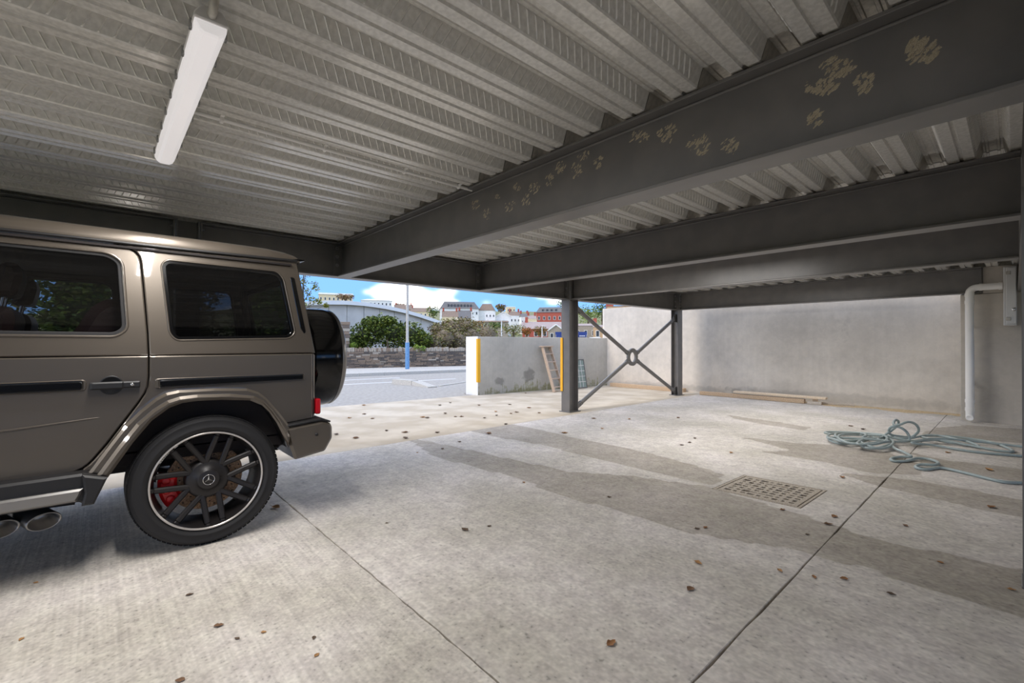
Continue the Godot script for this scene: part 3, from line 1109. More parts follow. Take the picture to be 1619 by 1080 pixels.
		var dn := Vector3(0, 0, 1.0 if near else -1.0)
		var df := Transform3D(Basis(Vector3(1, 0, 0), dn, Vector3(0, -1, 0)), dc)
		dish.lathe([Vector2(0.0, -0.001), Vector2(0.042, 0.001), Vector2(0.047, 0.006), Vector2(0.052, 0.001)], 28, df)
		part("handle_dish", dish, M.black_plastic, d)
		var hd := panel("door_handle", fillet(V2([-0.034, 0.970, 0.100, 0.970, 0.100, 1.010, -0.034, 1.010]), 0.008, 3), [], 0.014, 0.040, 0.007, place, M.black_plastic, d)
		panel("handle_mount", fillet(V2([0.094, 0.974, 0.172, 0.972, 0.172, 1.008, 0.094, 1.008]), 0.006, 3), [], -0.002, 0.034, 0.006, place, M.black_plastic, hd)
		panel("handle_mount", fillet(V2([-0.038, 0.971, -0.014, 0.971, -0.014, 1.009, -0.038, 1.009]), 0.006, 3), [], -0.002, 0.030, 0.005, place, M.black_plastic, hd)
		var key := MB.new()
		key.lathe([Vector2(0.010, 0.0), Vector2(0.010, 0.003), Vector2(0.0, 0.004)], 16, Transform3D(df.basis, place.call(0.136, 0.991, 0.034)))
		part("key_barrel", key, M.chrome, hd)
		# crease pressed in the lower door
		var cr := MB.new()
		cr.tube([place.call(-0.78, 0.770, -0.001), place.call(-0.30, 0.792, 0.0), place.call(-0.02, 0.816, -0.001), place.call(0.02, 0.818, -0.004)], [0.006, 0.006, 0.004, 0.002], 8)
		part("door_crease", cr, paint, d)
		# gutter under the roof edge
		var gt := MB.new()
		gt.tube([place.call(-1.60, 1.792, 0.012), place.call(0.3, 1.796, 0.012), place.call(1.04, 1.806, 0.010)], 0.009, 8)
		part("roof_gutter", gt, M.black_plastic, car)
		# dark inside of the wheel arches
		for ox in [0.0, -2.89]:
			var ar := MB.new()
			for i in ic.size() - 1:
				var a: Vector2 = ic[i] + Vector2(ox, 0)
				var c2: Vector2 = ic[i + 1] + Vector2(ox, 0)
				ar.quad(place.call(a.x, a.y, 0.05), place.call(c2.x, c2.y, 0.05), place.call(c2.x, c2.y, -0.42), place.call(a.x, a.y, -0.42))
			ar.plate(MB.inset(ring_of(ic, ox), 0.0), [], -0.43, -0.42, 0.0, place)
			part("arch_liner", ar, M.rubber, car)
	build_car_ends(car)
	build_car_inside(car)
	# wheels
	var w := make_wheel(car, 0.498, true)
	for q in [[-2.403, true], [0.498, false], [-2.403, false]]:
		var c: Node3D = w.duplicate()
		c.name = "wheel"
		car.add_child(c, true)
		c.position = Vector3(q[0], 0.388, SIDE + 0.06 if q[1] else 2.0 * MID - SIDE - 0.06) - car.position
		c.rotation.y = 0.0 if q[1] else PI

func ring_of(ic: Array, ox: float) -> Array:
	var out := []
	for p in ic:
		out.append(p + Vector2(ox, 0))
	return out

func build_car_ends(car: Node3D) -> void:
	var paint: Material = M.car_paint
	# roof: a crowned skin with rounded flanks, falling at the tail
	var rf := MB.new()
	rf.smooth()
	var sec := [Vector2(-3.432, 1.792), Vector2(-3.428, 1.815), Vector2(-3.434, 1.842), Vector2(-3.455, 1.868), Vector2(-3.50, 1.885), Vector2(-3.62, 1.900), Vector2(-3.9, 1.915), Vector2(-4.27, 1.920), Vector2(-4.64, 1.915), Vector2(-4.92, 1.900), Vector2(-5.04, 1.885), Vector2(-5.085, 1.868), Vector2(-5.106, 1.842), Vector2(-5.112, 1.815), Vector2(-5.108, 1.792)]
	var xs := [-1.62, -1.50, -1.0, 0.0, 0.6, 0.85, 0.97, 1.03, 1.06]
	var dy := [-0.05, -0.01, 0.0, 0.0, 0.0, -0.004, -0.016, -0.030, -0.055]
	var rows := []
	for i in xs.size():
		var row := []
		for p in sec:
			var f: float = clampf((p.y - 1.80) / 0.08, 0.0, 1.0)
			row.append(Vector3(xs[i], p.y + dy[i] * f, p.x))
		rows.append(row)
	for i in xs.size() - 1:
		for k in sec.size() - 1:
			rf.quad(rows[i][k], rows[i][k + 1], rows[i + 1][k + 1], rows[i + 1][k])
	rf.flat()
	var last: Array = rows[xs.size() - 1]
	for k in range(1, sec.size() - 1):
		rf.tri(last[0], last[k], last[k + 1])
	var roof := part("roof", rf, paint, car)
	var hl := MB.new()
	hl.box(Vector3(-0.28, 1.772, MID), Vector3(2.56, 0.012, 1.66))
	part("headlining", hl, M.dark_lining, car)
	# lip at the tail of the roof
	var lp := MB.new()
	lp.plate(V2([0.90, 1.800, 1.055, 1.803, 1.095, 1.812, 1.092, 1.822, 1.05, 1.822, 0.95, 1.812]), [], 2.0 * MID + 3.43, -3.43, 0.003, xyw)
	part("tail_lip", lp, M.gloss_black, roof)
	# back of the body
	var win := fillet(V2([-3.62, 1.26, -4.92, 1.26, -4.88, 1.70, -3.66, 1.70]), 0.06)
	var up := V2([-5.165, 1.152, -3.375, 1.152, -3.455, 1.795, -5.085, 1.795])
	var bd := panel("tailgate", V2([-5.17, 0.69, -3.37, 0.69, -3.37, 1.147, -5.17, 1.147]), [], -0.03, 0.02, 0.012, rear_face, paint, car)
	panel("window_frame", up, [win], -0.03, 0.02, 0.012, rear_face, paint, bd)
	panel("window_seal", win, [MB.inset(win, 0.03)], -0.01, 0.016, 0.0, rear_face, M.rubber, bd)
	part("window_glass", sheet(MB.inset(win, 0.03), 0.0, rear_face), M.rear_glass, bd)
	# spare wheel in its drum
	var sp := MB.new()
	var ax := Transform3D(Basis(Vector3(0, 0, 1), Vector3(1, 0, 0), Vector3(0, 1, 0)), Vector3(1.195, 1.10, -4.13))
	sp.lathe([Vector2(0.0, 0.0), Vector2(0.31, 0.0), Vector2(0.378, 0.03), Vector2(0.411, 0.07), Vector2(0.421, 0.12), Vector2(0.423, 0.24), Vector2(0.415, 0.29), Vector2(0.405, 0.315), Vector2(0.37, 0.330), Vector2(0.0, 0.335)], 64, ax)
	var drum := part("spare_wheel_cover", sp, M.gloss_black, car)
	var sr := MB.new()
	sr.lathe([Vector2(0.417, 0.292), Vector2(0.415, 0.312), Vector2(0.403, 0.330), Vector2(0.384, 0.338), Vector2(0.368, 0.334)], 64, ax)
	part("cover_ring", sr, M.brushed, drum)
	var br := MB.new()
	br.box(Vector3(1.17, 1.0, -4.13), Vector3(0.08, 0.4, 0.3), 0.01)
	br.box(Vector3(1.235, 0.70, -3.86), Vector3(0.06, 0.035, 0.10), 0.006)
	part("spare_bracket", br, M.black_plastic, drum)
	# rear bumper and lamps
	var bp := MB.new()
	bp.plate(fillet(V2([0.925, 0.650, 1.165, 0.672, 1.222, 0.655, 1.236, 0.62, 1.236, 0.545, 1.186, 0.460, 0.985, 0.430, 0.955, 0.52]), 0.012, 3), [], 2.0 * MID + 3.27, -3.27, 0.016, xyw)
	var bumper := part("rear_bumper", bp, paint, car)
	var bt := MB.new()
	bt.plate(V2([0.925, 0.652, 1.15, 0.674, 1.222, 0.657, 1.226, 0.668, 1.16, 0.694, 0.935, 0.672]), [], 2.0 * MID + 3.275, -3.275, 0.006, xyw)
	part("bumper_top", bt, M.black_plastic, bumper)
	var sn := MB.new()
	sn.lathe([Vector2(0.011, 0.0), Vector2(0.011, 0.002), Vector2(0.0, 0.003)], 14, Transform3D(Basis(Vector3(1, 0, 0), Vector3(0, 0, 1), Vector3(0, -1, 0)), Vector3(1.125, 0.585, -3.27)))
	part("parking_sensor", sn, M.black_plastic, bumper)
	for z in [-3.44, 2.0 * MID + 3.44]:
		var tl := MB.new()
		tl.box(Vector3(1.166, 0.768, z), Vector3(0.036, 0.11, 0.17), 0.008)
		part("tail_lamp", tl, M.tail_red, car)
	# front end, out of the picture: bonnet, grille, bumper, lamps, screen
	var bn := MB.new()
	bn.box(Vector3(-2.56, 1.115, MID), Vector3(1.34, 0.07, 1.80), 0.02)
	part("bonnet", bn, paint, car)
	var gr := MB.new()
	gr.box(Vector3(-3.22, 0.86, MID), Vector3(0.06, 0.46, 1.78), 0.015)
	part("front_panel", gr, paint, car)
	var gl := MB.new()
	for k in 9:
		gl.box(Vector3(-3.262, 0.88, MID - 0.32 + 0.08 * k), Vector3(0.03, 0.26, 0.022), 0.005)
	part("grille", gl, M.chrome, car)
	for z in [MID - 0.68, MID + 0.68]:
		var hl2 := MB.new()
		hl2.lathe([Vector2(0.12, 0.0), Vector2(0.12, 0.02), Vector2(0.105, 0.03), Vector2(0.0, 0.035)], 24, Transform3D(Basis(Vector3(0, 0, 1), Vector3(-1, 0, 0), Vector3(0, -1, 0)), Vector3(-3.25, 0.90, z)))
		part("head_lamp", hl2, M.chrome, car)
	var fb := MB.new()
	fb.box(Vector3(-3.30, 0.52, MID), Vector3(0.24, 0.24, 1.94), 0.03)
	part("front_bumper", fb, paint, car)
	var ws := MB.new()
	ws.quad(Vector3(-1.90, 1.17, -3.42), Vector3(-1.90, 1.17, -5.12), Vector3(-1.60, 1.77, -5.04), Vector3(-1.60, 1.77, -3.50))
	part("windscreen", ws, M.car_glass, car)

func build_car_inside(car: Node3D) -> void:
	var fp := MB.new()
	fp.box(Vector3(-0.45, 0.56, MID), Vector3(3.0, 0.06, 1.72))
	part("cabin_floor", fp, M.dark_lining, car)
	var ch := MB.new()
	for z in [MID - 0.42, MID + 0.42]:
		ch.box(Vector3(-0.9, 0.46, z), Vector3(4.2, 0.11, 0.10), 0.01)
	ch.box(Vector3(-1.2, 0.40, MID + 0.05), Vector3(1.6, 0.10, 0.5), 0.02)
	ch.tube([Vector3(0.487, 0.388, MID - 0.62), Vector3(0.487, 0.388, MID + 0.62)], 0.055, 14)
	ch.tube([Vector3(-2.403, 0.388, MID - 0.62), Vector3(-2.403, 0.388, MID + 0.62)], 0.05, 14)
	ch.lathe([Vector2(0, -0.13), Vector2(0.09, -0.11), Vector2(0.13, 0.0), Vector2(0.09, 0.11), Vector2(0, 0.13)], 18, Transform3D(Basis(), Vector3(0.487, 0.40, MID)))
	ch.tube([Vector3(-0.1, 0.33, MID + 0.62), Vector3(-0.7, 0.36, MID + 0.60), Vector3(-1.6, 0.40, MID + 0.3)], 0.035, 10)
	part("chassis", ch, M.rubber, car)
	for z in [MID + 0.40, MID - 0.40]:
		var s := MB.new()
		s.plate(fillet(V2([-0.93, 0.60, -0.50, 0.60, -0.42, 0.80, -0.335, 1.36, -0.36, 1.42, -0.45, 1.42, -0.50, 1.36, -0.58, 0.86, -0.95, 0.84]), 0.04, 4), [], z - 0.25, z + 0.25, 0.04, xyw)
		var seat := part("front_seat", s, M.leather, car)
		var hr := MB.new()
		hr.plate(fillet(V2([-0.445, 1.48, -0.345, 1.48, -0.318, 1.60, -0.335, 1.67, -0.405, 1.67]), 0.03, 4), [], z - 0.13, z + 0.13, 0.03, xyw)
		part("headrest", hr, M.leather, seat)
		for o in [-0.055, 0.055]:
			var pr := MB.new()
			pr.tube([Vector3(-0.41, 1.40, z + o), Vector3(-0.395, 1.50, z + o)], 0.008, 8)
			part("headrest_post", pr, M.chrome, seat)
	var rs := MB.new()
	rs.plate(fillet(V2([-0.36, 0.60, 0.28, 0.60, 0.33, 1.20, 0.31, 1.44, 0.22, 1.49, 0.03, 1.485, -0.04, 1.43, -0.10, 1.30, -0.16, 1.22, -0.21, 1.10, -0.20, 0.92, -0.38, 0.90]), 0.05, 4), [], MID - 0.70, MID + 0.70, 0.05, xyw)
	part("rear_seat", rs, M.leather, car)

func make_wheel(car: Node3D, x: float, near: bool) -> Node3D:
	var w := Node3D.new()
	w.name = "wheel"
	car.add_child(w, true)
	w.position = Vector3(x, 0.388, SIDE + 0.06) - car.position
	# local: axle along +z, outer face at z = 0
	var F := Transform3D(Basis(Vector3(1, 0, 0), Vector3(0, 0, 1), Vector3(0, -1, 0)), Vector3.ZERO)
	var ty := MB.new()
	ty.lathe([Vector2(0.293, -0.022), Vector2(0.301, -0.008), Vector2(0.318, 0.0), Vector2(0.322, 0.0035), Vector2(0.326, 0.0), Vector2(0.343, 0.002), Vector2(0.360, -0.003), Vector2(0.364, 0.0), Vector2(0.368, -0.006), Vector2(0.378, -0.018), Vector2(0.386, -0.036), Vector2(0.3895, -0.055), Vector2(0.391, -0.085), Vector2(0.383, -0.088), Vector2(0.383, -0.096), Vector2(0.391, -0.099), Vector2(0.391, -0.14), Vector2(0.383, -0.143), Vector2(0.383, -0.151), Vector2(0.391, -0.154), Vector2(0.391, -0.20), Vector2(0.383, -0.203), Vector2(0.383, -0.211), Vector2(0.391, -0.214), Vector2(0.3895, -0.24), Vector2(0.38, -0.275), Vector2(0.34, -0.295), Vector2(0.285, -0.28)], 96, F)
	var tyre := part("tyre", ty, M.rubber, w, Vector3.ZERO, true)
	var tb := MB.new()
	for k in 84:
		var a := TAU * k / 84
		var rb := Basis(Vector3(0, 0, 1), a)
		tb.box(rb * Vector3(0.3828, 0, -0.044), Vector3(0.0045, 0.024, 0.036), 0.001, rb * Basis(Vector3(0, 1, 0), 0.30))
	part("tread_block", tb, M.rubber, tyre, Vector3.ZERO, true).set_meta("kind", "stuff")
	var rm := MB.new()
	rm.lathe([Vector2(0.2825, -0.010), Vector2(0.279, -0.028), Vector2(0.272, -0.055), Vector2(0.262, -0.08), Vector2(0.258, -0.20), Vector2(0.268, -0.25), Vector2(0.288, -0.285)], 72, F)
	rm.lathe([Vector2(0.0, -0.030), Vector2(0.052, -0.030), Vector2(0.060, -0.034), Vector2(0.064, -0.046), Vector2(0.098, -0.050), Vector2(0.112, -0.056), Vector2(0.118, -0.07), Vector2(0.118, -0.13)], 48, F)
	var rim := part("rim", rm, M.rim_black, w, Vector3.ZERO, true)
	var lp := MB.new()
	lp.lathe([Vector2(0.294, -0.022), Vector2(0.2935, -0.006), Vector2(0.291, -0.003), Vector2(0.285, -0.004), Vector2(0.282, -0.011)], 96, F)
	part("rim_lip", lp, M.rim_lip, rim, Vector3.ZERO, true)
	for k in 7:
		var phi := PI + TAU * k / 7.0 - 0.09
		var b := MB.new()
		for s in [-1.0, 1.0]:
			var a0: float = phi + s * deg_to_rad(25.0)
			var a1: float = phi + s * deg_to_rad(8.4)
			var p0 := Vector3(cos(a0) * 0.100, sin(a0) * 0.100, -0.066)
			var p1 := Vector3(cos(a1) * 0.272, sin(a1) * 0.272, -0.040)
			var p2 := Vector3(cos(a1 - s * 0.012) * 0.288, sin(a1 - s * 0.012) * 0.288, -0.030)
			b.bar(p0, p1, 0.032, 0.030, 0.007, Vector3(0, 0, 1))
			b.bar(p1.lerp(p0, 0.02), p2, 0.027, 0.026, 0.006, Vector3(0, 0, 1))
		part("spoke", b, M.rim_black, rim, Vector3.ZERO, true)
	# hub emblem: a three-pointed star in a ring
	var em := MB.new()
	em.tube(circle(Vector3(0, 0, -0.027), 0.030, 36), 0.0022, 8, true, false)
	for k in 3:
		var a := PI / 2 + TAU * k / 3.0
		var tip := Vector3(cos(a), sin(a), 0) * 0.029 + Vector3(0, 0, -0.027)
		var l := Vector3(cos(a + PI / 3), sin(a + PI / 3), 0) * 0.0055 + Vector3(0, 0, -0.028)
		var r := Vector3(cos(a - PI / 3), sin(a - PI / 3), 0) * 0.0055 + Vector3(0, 0, -0.028)
		var m := Vector3(0, 0, -0.023)
		em.tri(l, m, tip)
		em.tri(m, r, tip)
	part("hub_emblem", em, M.chrome, rim, Vector3.ZERO, true)
	# white lettering strip on the rim edge
	var dec := MB.new()
	var n := 12
	for i in n:
		var a := lerpf(deg_to_rad(124), deg_to_rad(150), float(i) / n)
		var c := lerpf(deg_to_rad(124), deg_to_rad(150), float(i + 1) / n)
		dec.quad(Vector3(cos(a) * 0.270, sin(a) * 0.270, -0.045), Vector3(cos(a) * 0.2835, sin(a) * 0.2835, -0.0235), Vector3(cos(c) * 0.2835, sin(c) * 0.2835, -0.0235), Vector3(cos(c) * 0.270, sin(c) * 0.270, -0.045))
	part("rim_sticker", dec, M.pvc, rim, Vector3.ZERO, true)
	var dm := MB.new()
	for i in range(1, 10):
		var a := lerpf(deg_to_rad(126), deg_to_rad(148), i / 9.5)
		dm.bar(Vector3(cos(a) * 0.2735, sin(a) * 0.2735, -0.0385), Vector3(cos(a) * 0.2800, sin(a) * 0.2800, -0.0275), 0.0045, 0.002, 0.0, Vector3(0, 0, 1))
	part("sticker_lettering", dm, M.rubber, rim, Vector3.ZERO, true)
	# brake
	var dk := MB.new()
	dk.lathe([Vector2(0.10, -0.125), Vector2(0.198, -0.125), Vector2(0.200, -0.128), Vector2(0.200, -0.158), Vector2(0.10, -0.160)], 64, F, true)
	var disc := part("brake_disc", dk, M.disc, w, Vector3.ZERO, true)
	var hl := MB.new()
	for k in 20:
		for q in [[0.135, 0.0], [0.160, 0.12], [0.183, 0.24]]:
			var a: float = TAU * k / 20 + q[1]
			hl.lathe([Vector2(0.0048, 0.0), Vector2(0.0048, 0.0006), Vector2(0, 0.0006)], 8, Transform3D(F.basis, Vector3(cos(a) * q[0], sin(a) * q[0], -0.1252)))
	part("vent_hole", hl, M.rubber, disc, Vector3.ZERO, true).set_meta("kind", "stuff")
	var cp := MB.new()
	var arc := []
	for i in 11:
		var a := deg_to_rad(lerpf(166, 216, i / 10.0))
		arc.append(Vector2(cos(a), sin(a)) * 0.243)
	for i in 11:
		var a := deg_to_rad(lerpf(214, 168, i / 10.0))
		arc.append(Vector2(cos(a), sin(a)) * 0.150)
	cp.plate(arc, [], -0.19, -0.092, 0.016, xyw)
	var cal := part("brake_caliper", cp, M.caliper, w, Vector3.ZERO, true)
	var cb := MB.new()
	for a in [175.0, 191.0, 207.0]:
		var p := Vector3(cos(deg_to_rad(a)) * 0.205, sin(deg_to_rad(a)) * 0.205, -0.094)
		cb.lathe([Vector2(0.022, 0.0), Vector2(0.022, 0.007), Vector2(0.015, 0.011), Vector2(0, 0.011)], 16, Transform3D(F.basis, p))
	part("caliper_boss", cb, M.caliper, cal, Vector3.ZERO, true)
	var hb := MB.new()
	hb.lathe([Vector2(0.10, -0.24), Vector2(0.10, -0.12), Vector2(0.09, -0.06), Vector2(0, -0.06)], 32, F, true)
	part("hub", hb, M.rubber, w, Vector3.ZERO, true)
	return w

func circle(c: Vector3, r: float, n: int) -> Array:
	var out := []
	for i in n:
		out.append(c + Vector3(cos(TAU * i / n), sin(TAU * i / n), 0) * r)
	return out


# ------------------------------------------------------------------ things in the car park
func path_points(pts: Array, per := 6) -> Array:  # a smooth line through pts
	var c := Curve3D.new()
	var n := pts.size()
	for i in n:
		var t: Vector3 = (pts[mini(i + 1, n - 1)] - pts[maxi(i - 1, 0)]) * 0.18
		c.add_point(pts[i], -t, t)
	c.bake_interval = 0.02
	var out := []
	var L := c.get_baked_length()
	var m := maxi(8, int(L / 0.03))
	for i in m + 1:
		out.append(c.sample_baked(L * i / m, true))
	return out

func build_objects() -> void:
	build_batten()
	build_pipe_and_box()
	build_timber()
	build_ladder_and_pane()
	build_cover()
	build_hose()

func batten(X: float, label: String, Z := -2.585) -> void:
	var t := thing("batten_light", label, "light", Vector3(X, 2.27, Z), "batten lights under the deck")
	var z0 := Z + 0.75
	var z1 := Z - 0.75
	var sec := [Vector2(-0.047, 0.048), Vector2(-0.046, 0.030), Vector2(-0.036, 0.012), Vector2(-0.022, 0.002), Vector2(0.022, 0.002), Vector2(0.036, 0.012), Vector2(0.046, 0.030), Vector2(0.047, 0.048)]
	var d := MB.new()
	d.plate(sec, [], z1, z0, 0.006, func(x: float, y: float, w: float) -> Vector3: return Vector3(X + x, 2.268 + y, w))
	part("diffuser", d, M.lamp_diffuser, t)
	var tr := MB.new()
	tr.plate(fillet(V2([-0.052, 0.046, 0.052, 0.046, 0.050, 0.062, 0.030, 0.092, -0.030, 0.092, -0.050, 0.062]), 0.006, 2), [], z1 - 0.006, z0 + 0.006, 0.004, func(x: float, y: float, w: float) -> Vector3: return Vector3(X + x, 2.268 + y, w))
	part("tray", tr, M.lamp_tray, t)
	for k in 8:
		var z := lerpf(z0 - 0.06, z1 + 0.06, k / 7.0)
		for s in [-1.0, 1.0]:
			var c := MB.new()
			c.box(Vector3(X + s * 0.0515, 2.268 + 0.048, z), Vector3(0.009, 0.034, 0.020), 0.002)
			part("clip", c, M.bolt, t)
	for z in [z0 - 0.12, z1 + 0.25]:
		var b := MB.new()
		b.box(Vector3(X, 2.382, z), Vector3(0.06, 0.048, 0.03), 0.003)
		part("bracket", b, M.lamp_tray, t)
	var gl := MB.new()
	gl.tube([Vector3(X, 2.335, z0 + 0.005), Vector3(X, 2.335, z0 + 0.03), Vector3(X, 2.36, z0 + 0.05), Vector3(X, 2.41, z0 + 0.055)], 0.014, 12)
	part("cable_gland", gl, M.galv_dull, t)
	var lamp := AreaLight3D.new()
	lamp.name = "batten_glow"
	add_child(lamp)
	lamp.position = Vector3(X, 2.262, Z)
	lamp.rotation_degrees = Vector3(-90, 0, 0)
	lamp.area_size = Vector2(0.08, 1.45)
	lamp.area_range = 30.0
	lamp.light_color = srgb(255, 252, 249)
	lamp.light_energy = 2.8
	lamp.shadow_enabled = true
func build_batten() -> void:
	batten(0.28, "long white batten light with clipped diffuser in the bay over the car")
	batten(5.24, "added white batten light, unseen between the second beam and the guarded column, brightening the interior")  # added fill light: this bay has no known fitting
	batten(-2.90, "added white batten light out of view over the bonnet of the car, brightening the interior")  # added outside the view to brighten the interior
	batten(8.20, "added white batten light hidden in the bay above the cross bracing, brightening the interior")  # another added batten, hidden by the beams, lifting the light inside
	# conduit along the deck
	var cd := thing("conduit", "white plastic conduit clipped under the deck beside the batten light", "conduit", Vector3(1.18, 2.39, -2.775))
	var b2 := MB.new()
	b2.tube([Vector3(0.30, 2.388, -2.775), Vector3(1.2, 2.386, -2.775), Vector3(2.10, 2.388, -2.775)], 0.0105, 12)
	part("tube", b2, M.pvc, cd)
	for x in [0.47, 1.0, 1.53, 1.98]:
		var c := MB.new()
		c.box(Vector3(x, 2.387, -2.775), Vector3(0.018, 0.030, 0.034), 0.004)
		c.box(Vector3(x, 2.399, -2.775), Vector3(0.018, 0.006, 0.075), 0.002)
		part("saddle", c, M.pvc, cd)

func build_pipe_and_box() -> void:
	var X := 9.985
	var Z := -0.467
	var t := thing("drain_pipe", "white plastic waste pipe running down the rendered pier", "pipe", Vector3(X, 0, Z))
	var p := MB.new()
	var pts := [Vector3(X, 0.06, Z), Vector3(X, 1.0, Z), Vector3(X, 1.98, Z)]
	for i in 9:
		var a := PI / 2 * i / 8.0
		pts.append(Vector3(X, 1.99 + sin(a) * 0.09, Z + (1.0 - cos(a)) * 0.09))
	pts.append(Vector3(X, 2.08, -0.116))
	p.tube(pts, 0.050, 20)
	part("tube", p, M.pvc, t)
	for y in [0.20, 0.33, 1.86, 1.97]:
		var c := MB.new()
		c.tube([Vector3(X, y - 0.025, Z), Vector3(X, y + 0.025, Z)], 0.0555, 20)
		part("socket", c, M.pvc, t)
	var c2 := MB.new()
	c2.tube([Vector3(X, 2.08, -0.36), Vector3(X, 2.08, -0.33)], 0.0555, 20)
	c2.tube([Vector3(X, 2.08, -0.16), Vector3(X, 2.08, -0.12)], 0.0555, 20)
	part("socket", c2, M.pvc, t)
	for y in [0.62, 1.5]:
		var br := MB.new()
		br.box(Vector3(X + 0.115, y, Z), Vector3(0.15, 0.03, 0.04), 0.004)
		part("wall_bracket", br, M.pvc, t)
	var eye := MB.new()
	eye.lathe([Vector2(0.046, 0.0), Vector2(0.046, 0.05), Vector2(0.040, 0.056), Vector2(0.030, 0.052), Vector2(0.0, 0.05)], 20, Transform3D(Basis(Vector3(0, 0, 1), Vector3(-1, 0, 0), Vector3(0, -1, 0)), Vector3(X - 0.02, 0.075, Z)))
	part("access_cap", eye, M.pvc, t)
	# meter cabinet
	var b := thing("meter_cabinet", "pale grey metal cabinet mounted on the rendered pier", "cabinet", Vector3(9.99, 1.49, -0.04))
	var body := MB.new()
	body.box(Vector3(10.06, 1.92, -0.042), Vector3(0.22, 0.87, 0.136), 0.008)
	part("body", body, M.box_grey, b)
	var door := MB.new()
	door.box(Vector3(9.935, 1.92, -0.030), Vector3(0.03, 0.83, 0.10), 0.006)
	var dr := part("door", door, M.box_grey, b)
	for y in [1.58, 2.26]:
		var l := MB.new()
		l.box(Vector3(9.917, y, -0.060), Vector3(0.014, 0.05, 0.05), 0.004)
		part("hinge", l, M.galv_dull, dr)
	var kb := MB.new()
	kb.lathe([Vector2(0.026, 0.0), Vector2(0.026, 0.012), Vector2(0.018, 0.02), Vector2(0.0, 0.022)], 18, Transform3D(Basis(Vector3(0, 0, 1), Vector3(-1, 0, 0), Vector3(0, -1, 0)), Vector3(9.92, 1.72, -0.005)))
	part("knob", kb, M.chrome, dr)

func build_timber() -> void:
	mottled("pale_timber", srgb(214, 190, 160), srgb(232, 214, 190), 3.0, 0.85, 0.0, 101, 0.03)
	mottled("brown_timber", srgb(176, 150, 122), srgb(204, 180, 152), 3.0, 0.9, 0.0, 102, 0.03)
	mottled("grey_timber", srgb(176, 164, 150), srgb(206, 196, 184), 3.0, 0.9, 0.0, 103, 0.03)
	# label, name, from, to, width, height, material
	for q in [
		["thick brown timber lying on the floor under the pale plank", "timber_beam", Vector3(10.60, 0.045, -5.02), Vector3(10.60, 0.045, -2.86), 0.10, 0.085, "brown_timber"],
		["pale plank resting on top of the timbers at the wall", "plank", Vector3(10.63, 0.131, -4.25), Vector3(10.66, 0.131, -2.50), 0.16, 0.042, "pale_timber"],
		["narrow whitish batten lying along the foot of the wall beside the column", "wooden_batten", Vector3(10.86, 0.03, -5.15), Vector3(10.80, 0.03, -3.95), 0.05, 0.05, "grey_timber"],
		["short white block at the end of the thick timber", "wooden_block", Vector3(10.56, 0.030, -2.80), Vector3(10.58, 0.030, -2.56), 0.10, 0.056, "grey_timber"],
		["short offcut lying against the wall beyond the planks", "wooden_offcut", Vector3(10.72, 0.022, -2.62), Vector3(10.84, 0.022, -2.08), 0.07, 0.038, "grey_timber"],
		["small offcut bearing the far end of the pale plank", "wooden_offcut", Vector3(10.68, 0.0545, -2.74), Vector3(10.68, 0.0545, -2.66), 0.06, 0.109, "pale_timber"],
		["long brown sleeper at the foot of the tall wall outside", "timber_sleeper", Vector3(10.86, 0.045, -7.75), Vector3(10.86, 0.045, -5.55), 0.16, 0.10, "brown_timber"],
	]:
		var o := thing(q[1], q[0], "timber", (q[2] + q[3]) * 0.5)
		var b := MB.new()
		b.bar(q[2], q[3], q[4], q[5], 0.006)
		part("wood", b, M[q[6]], o)

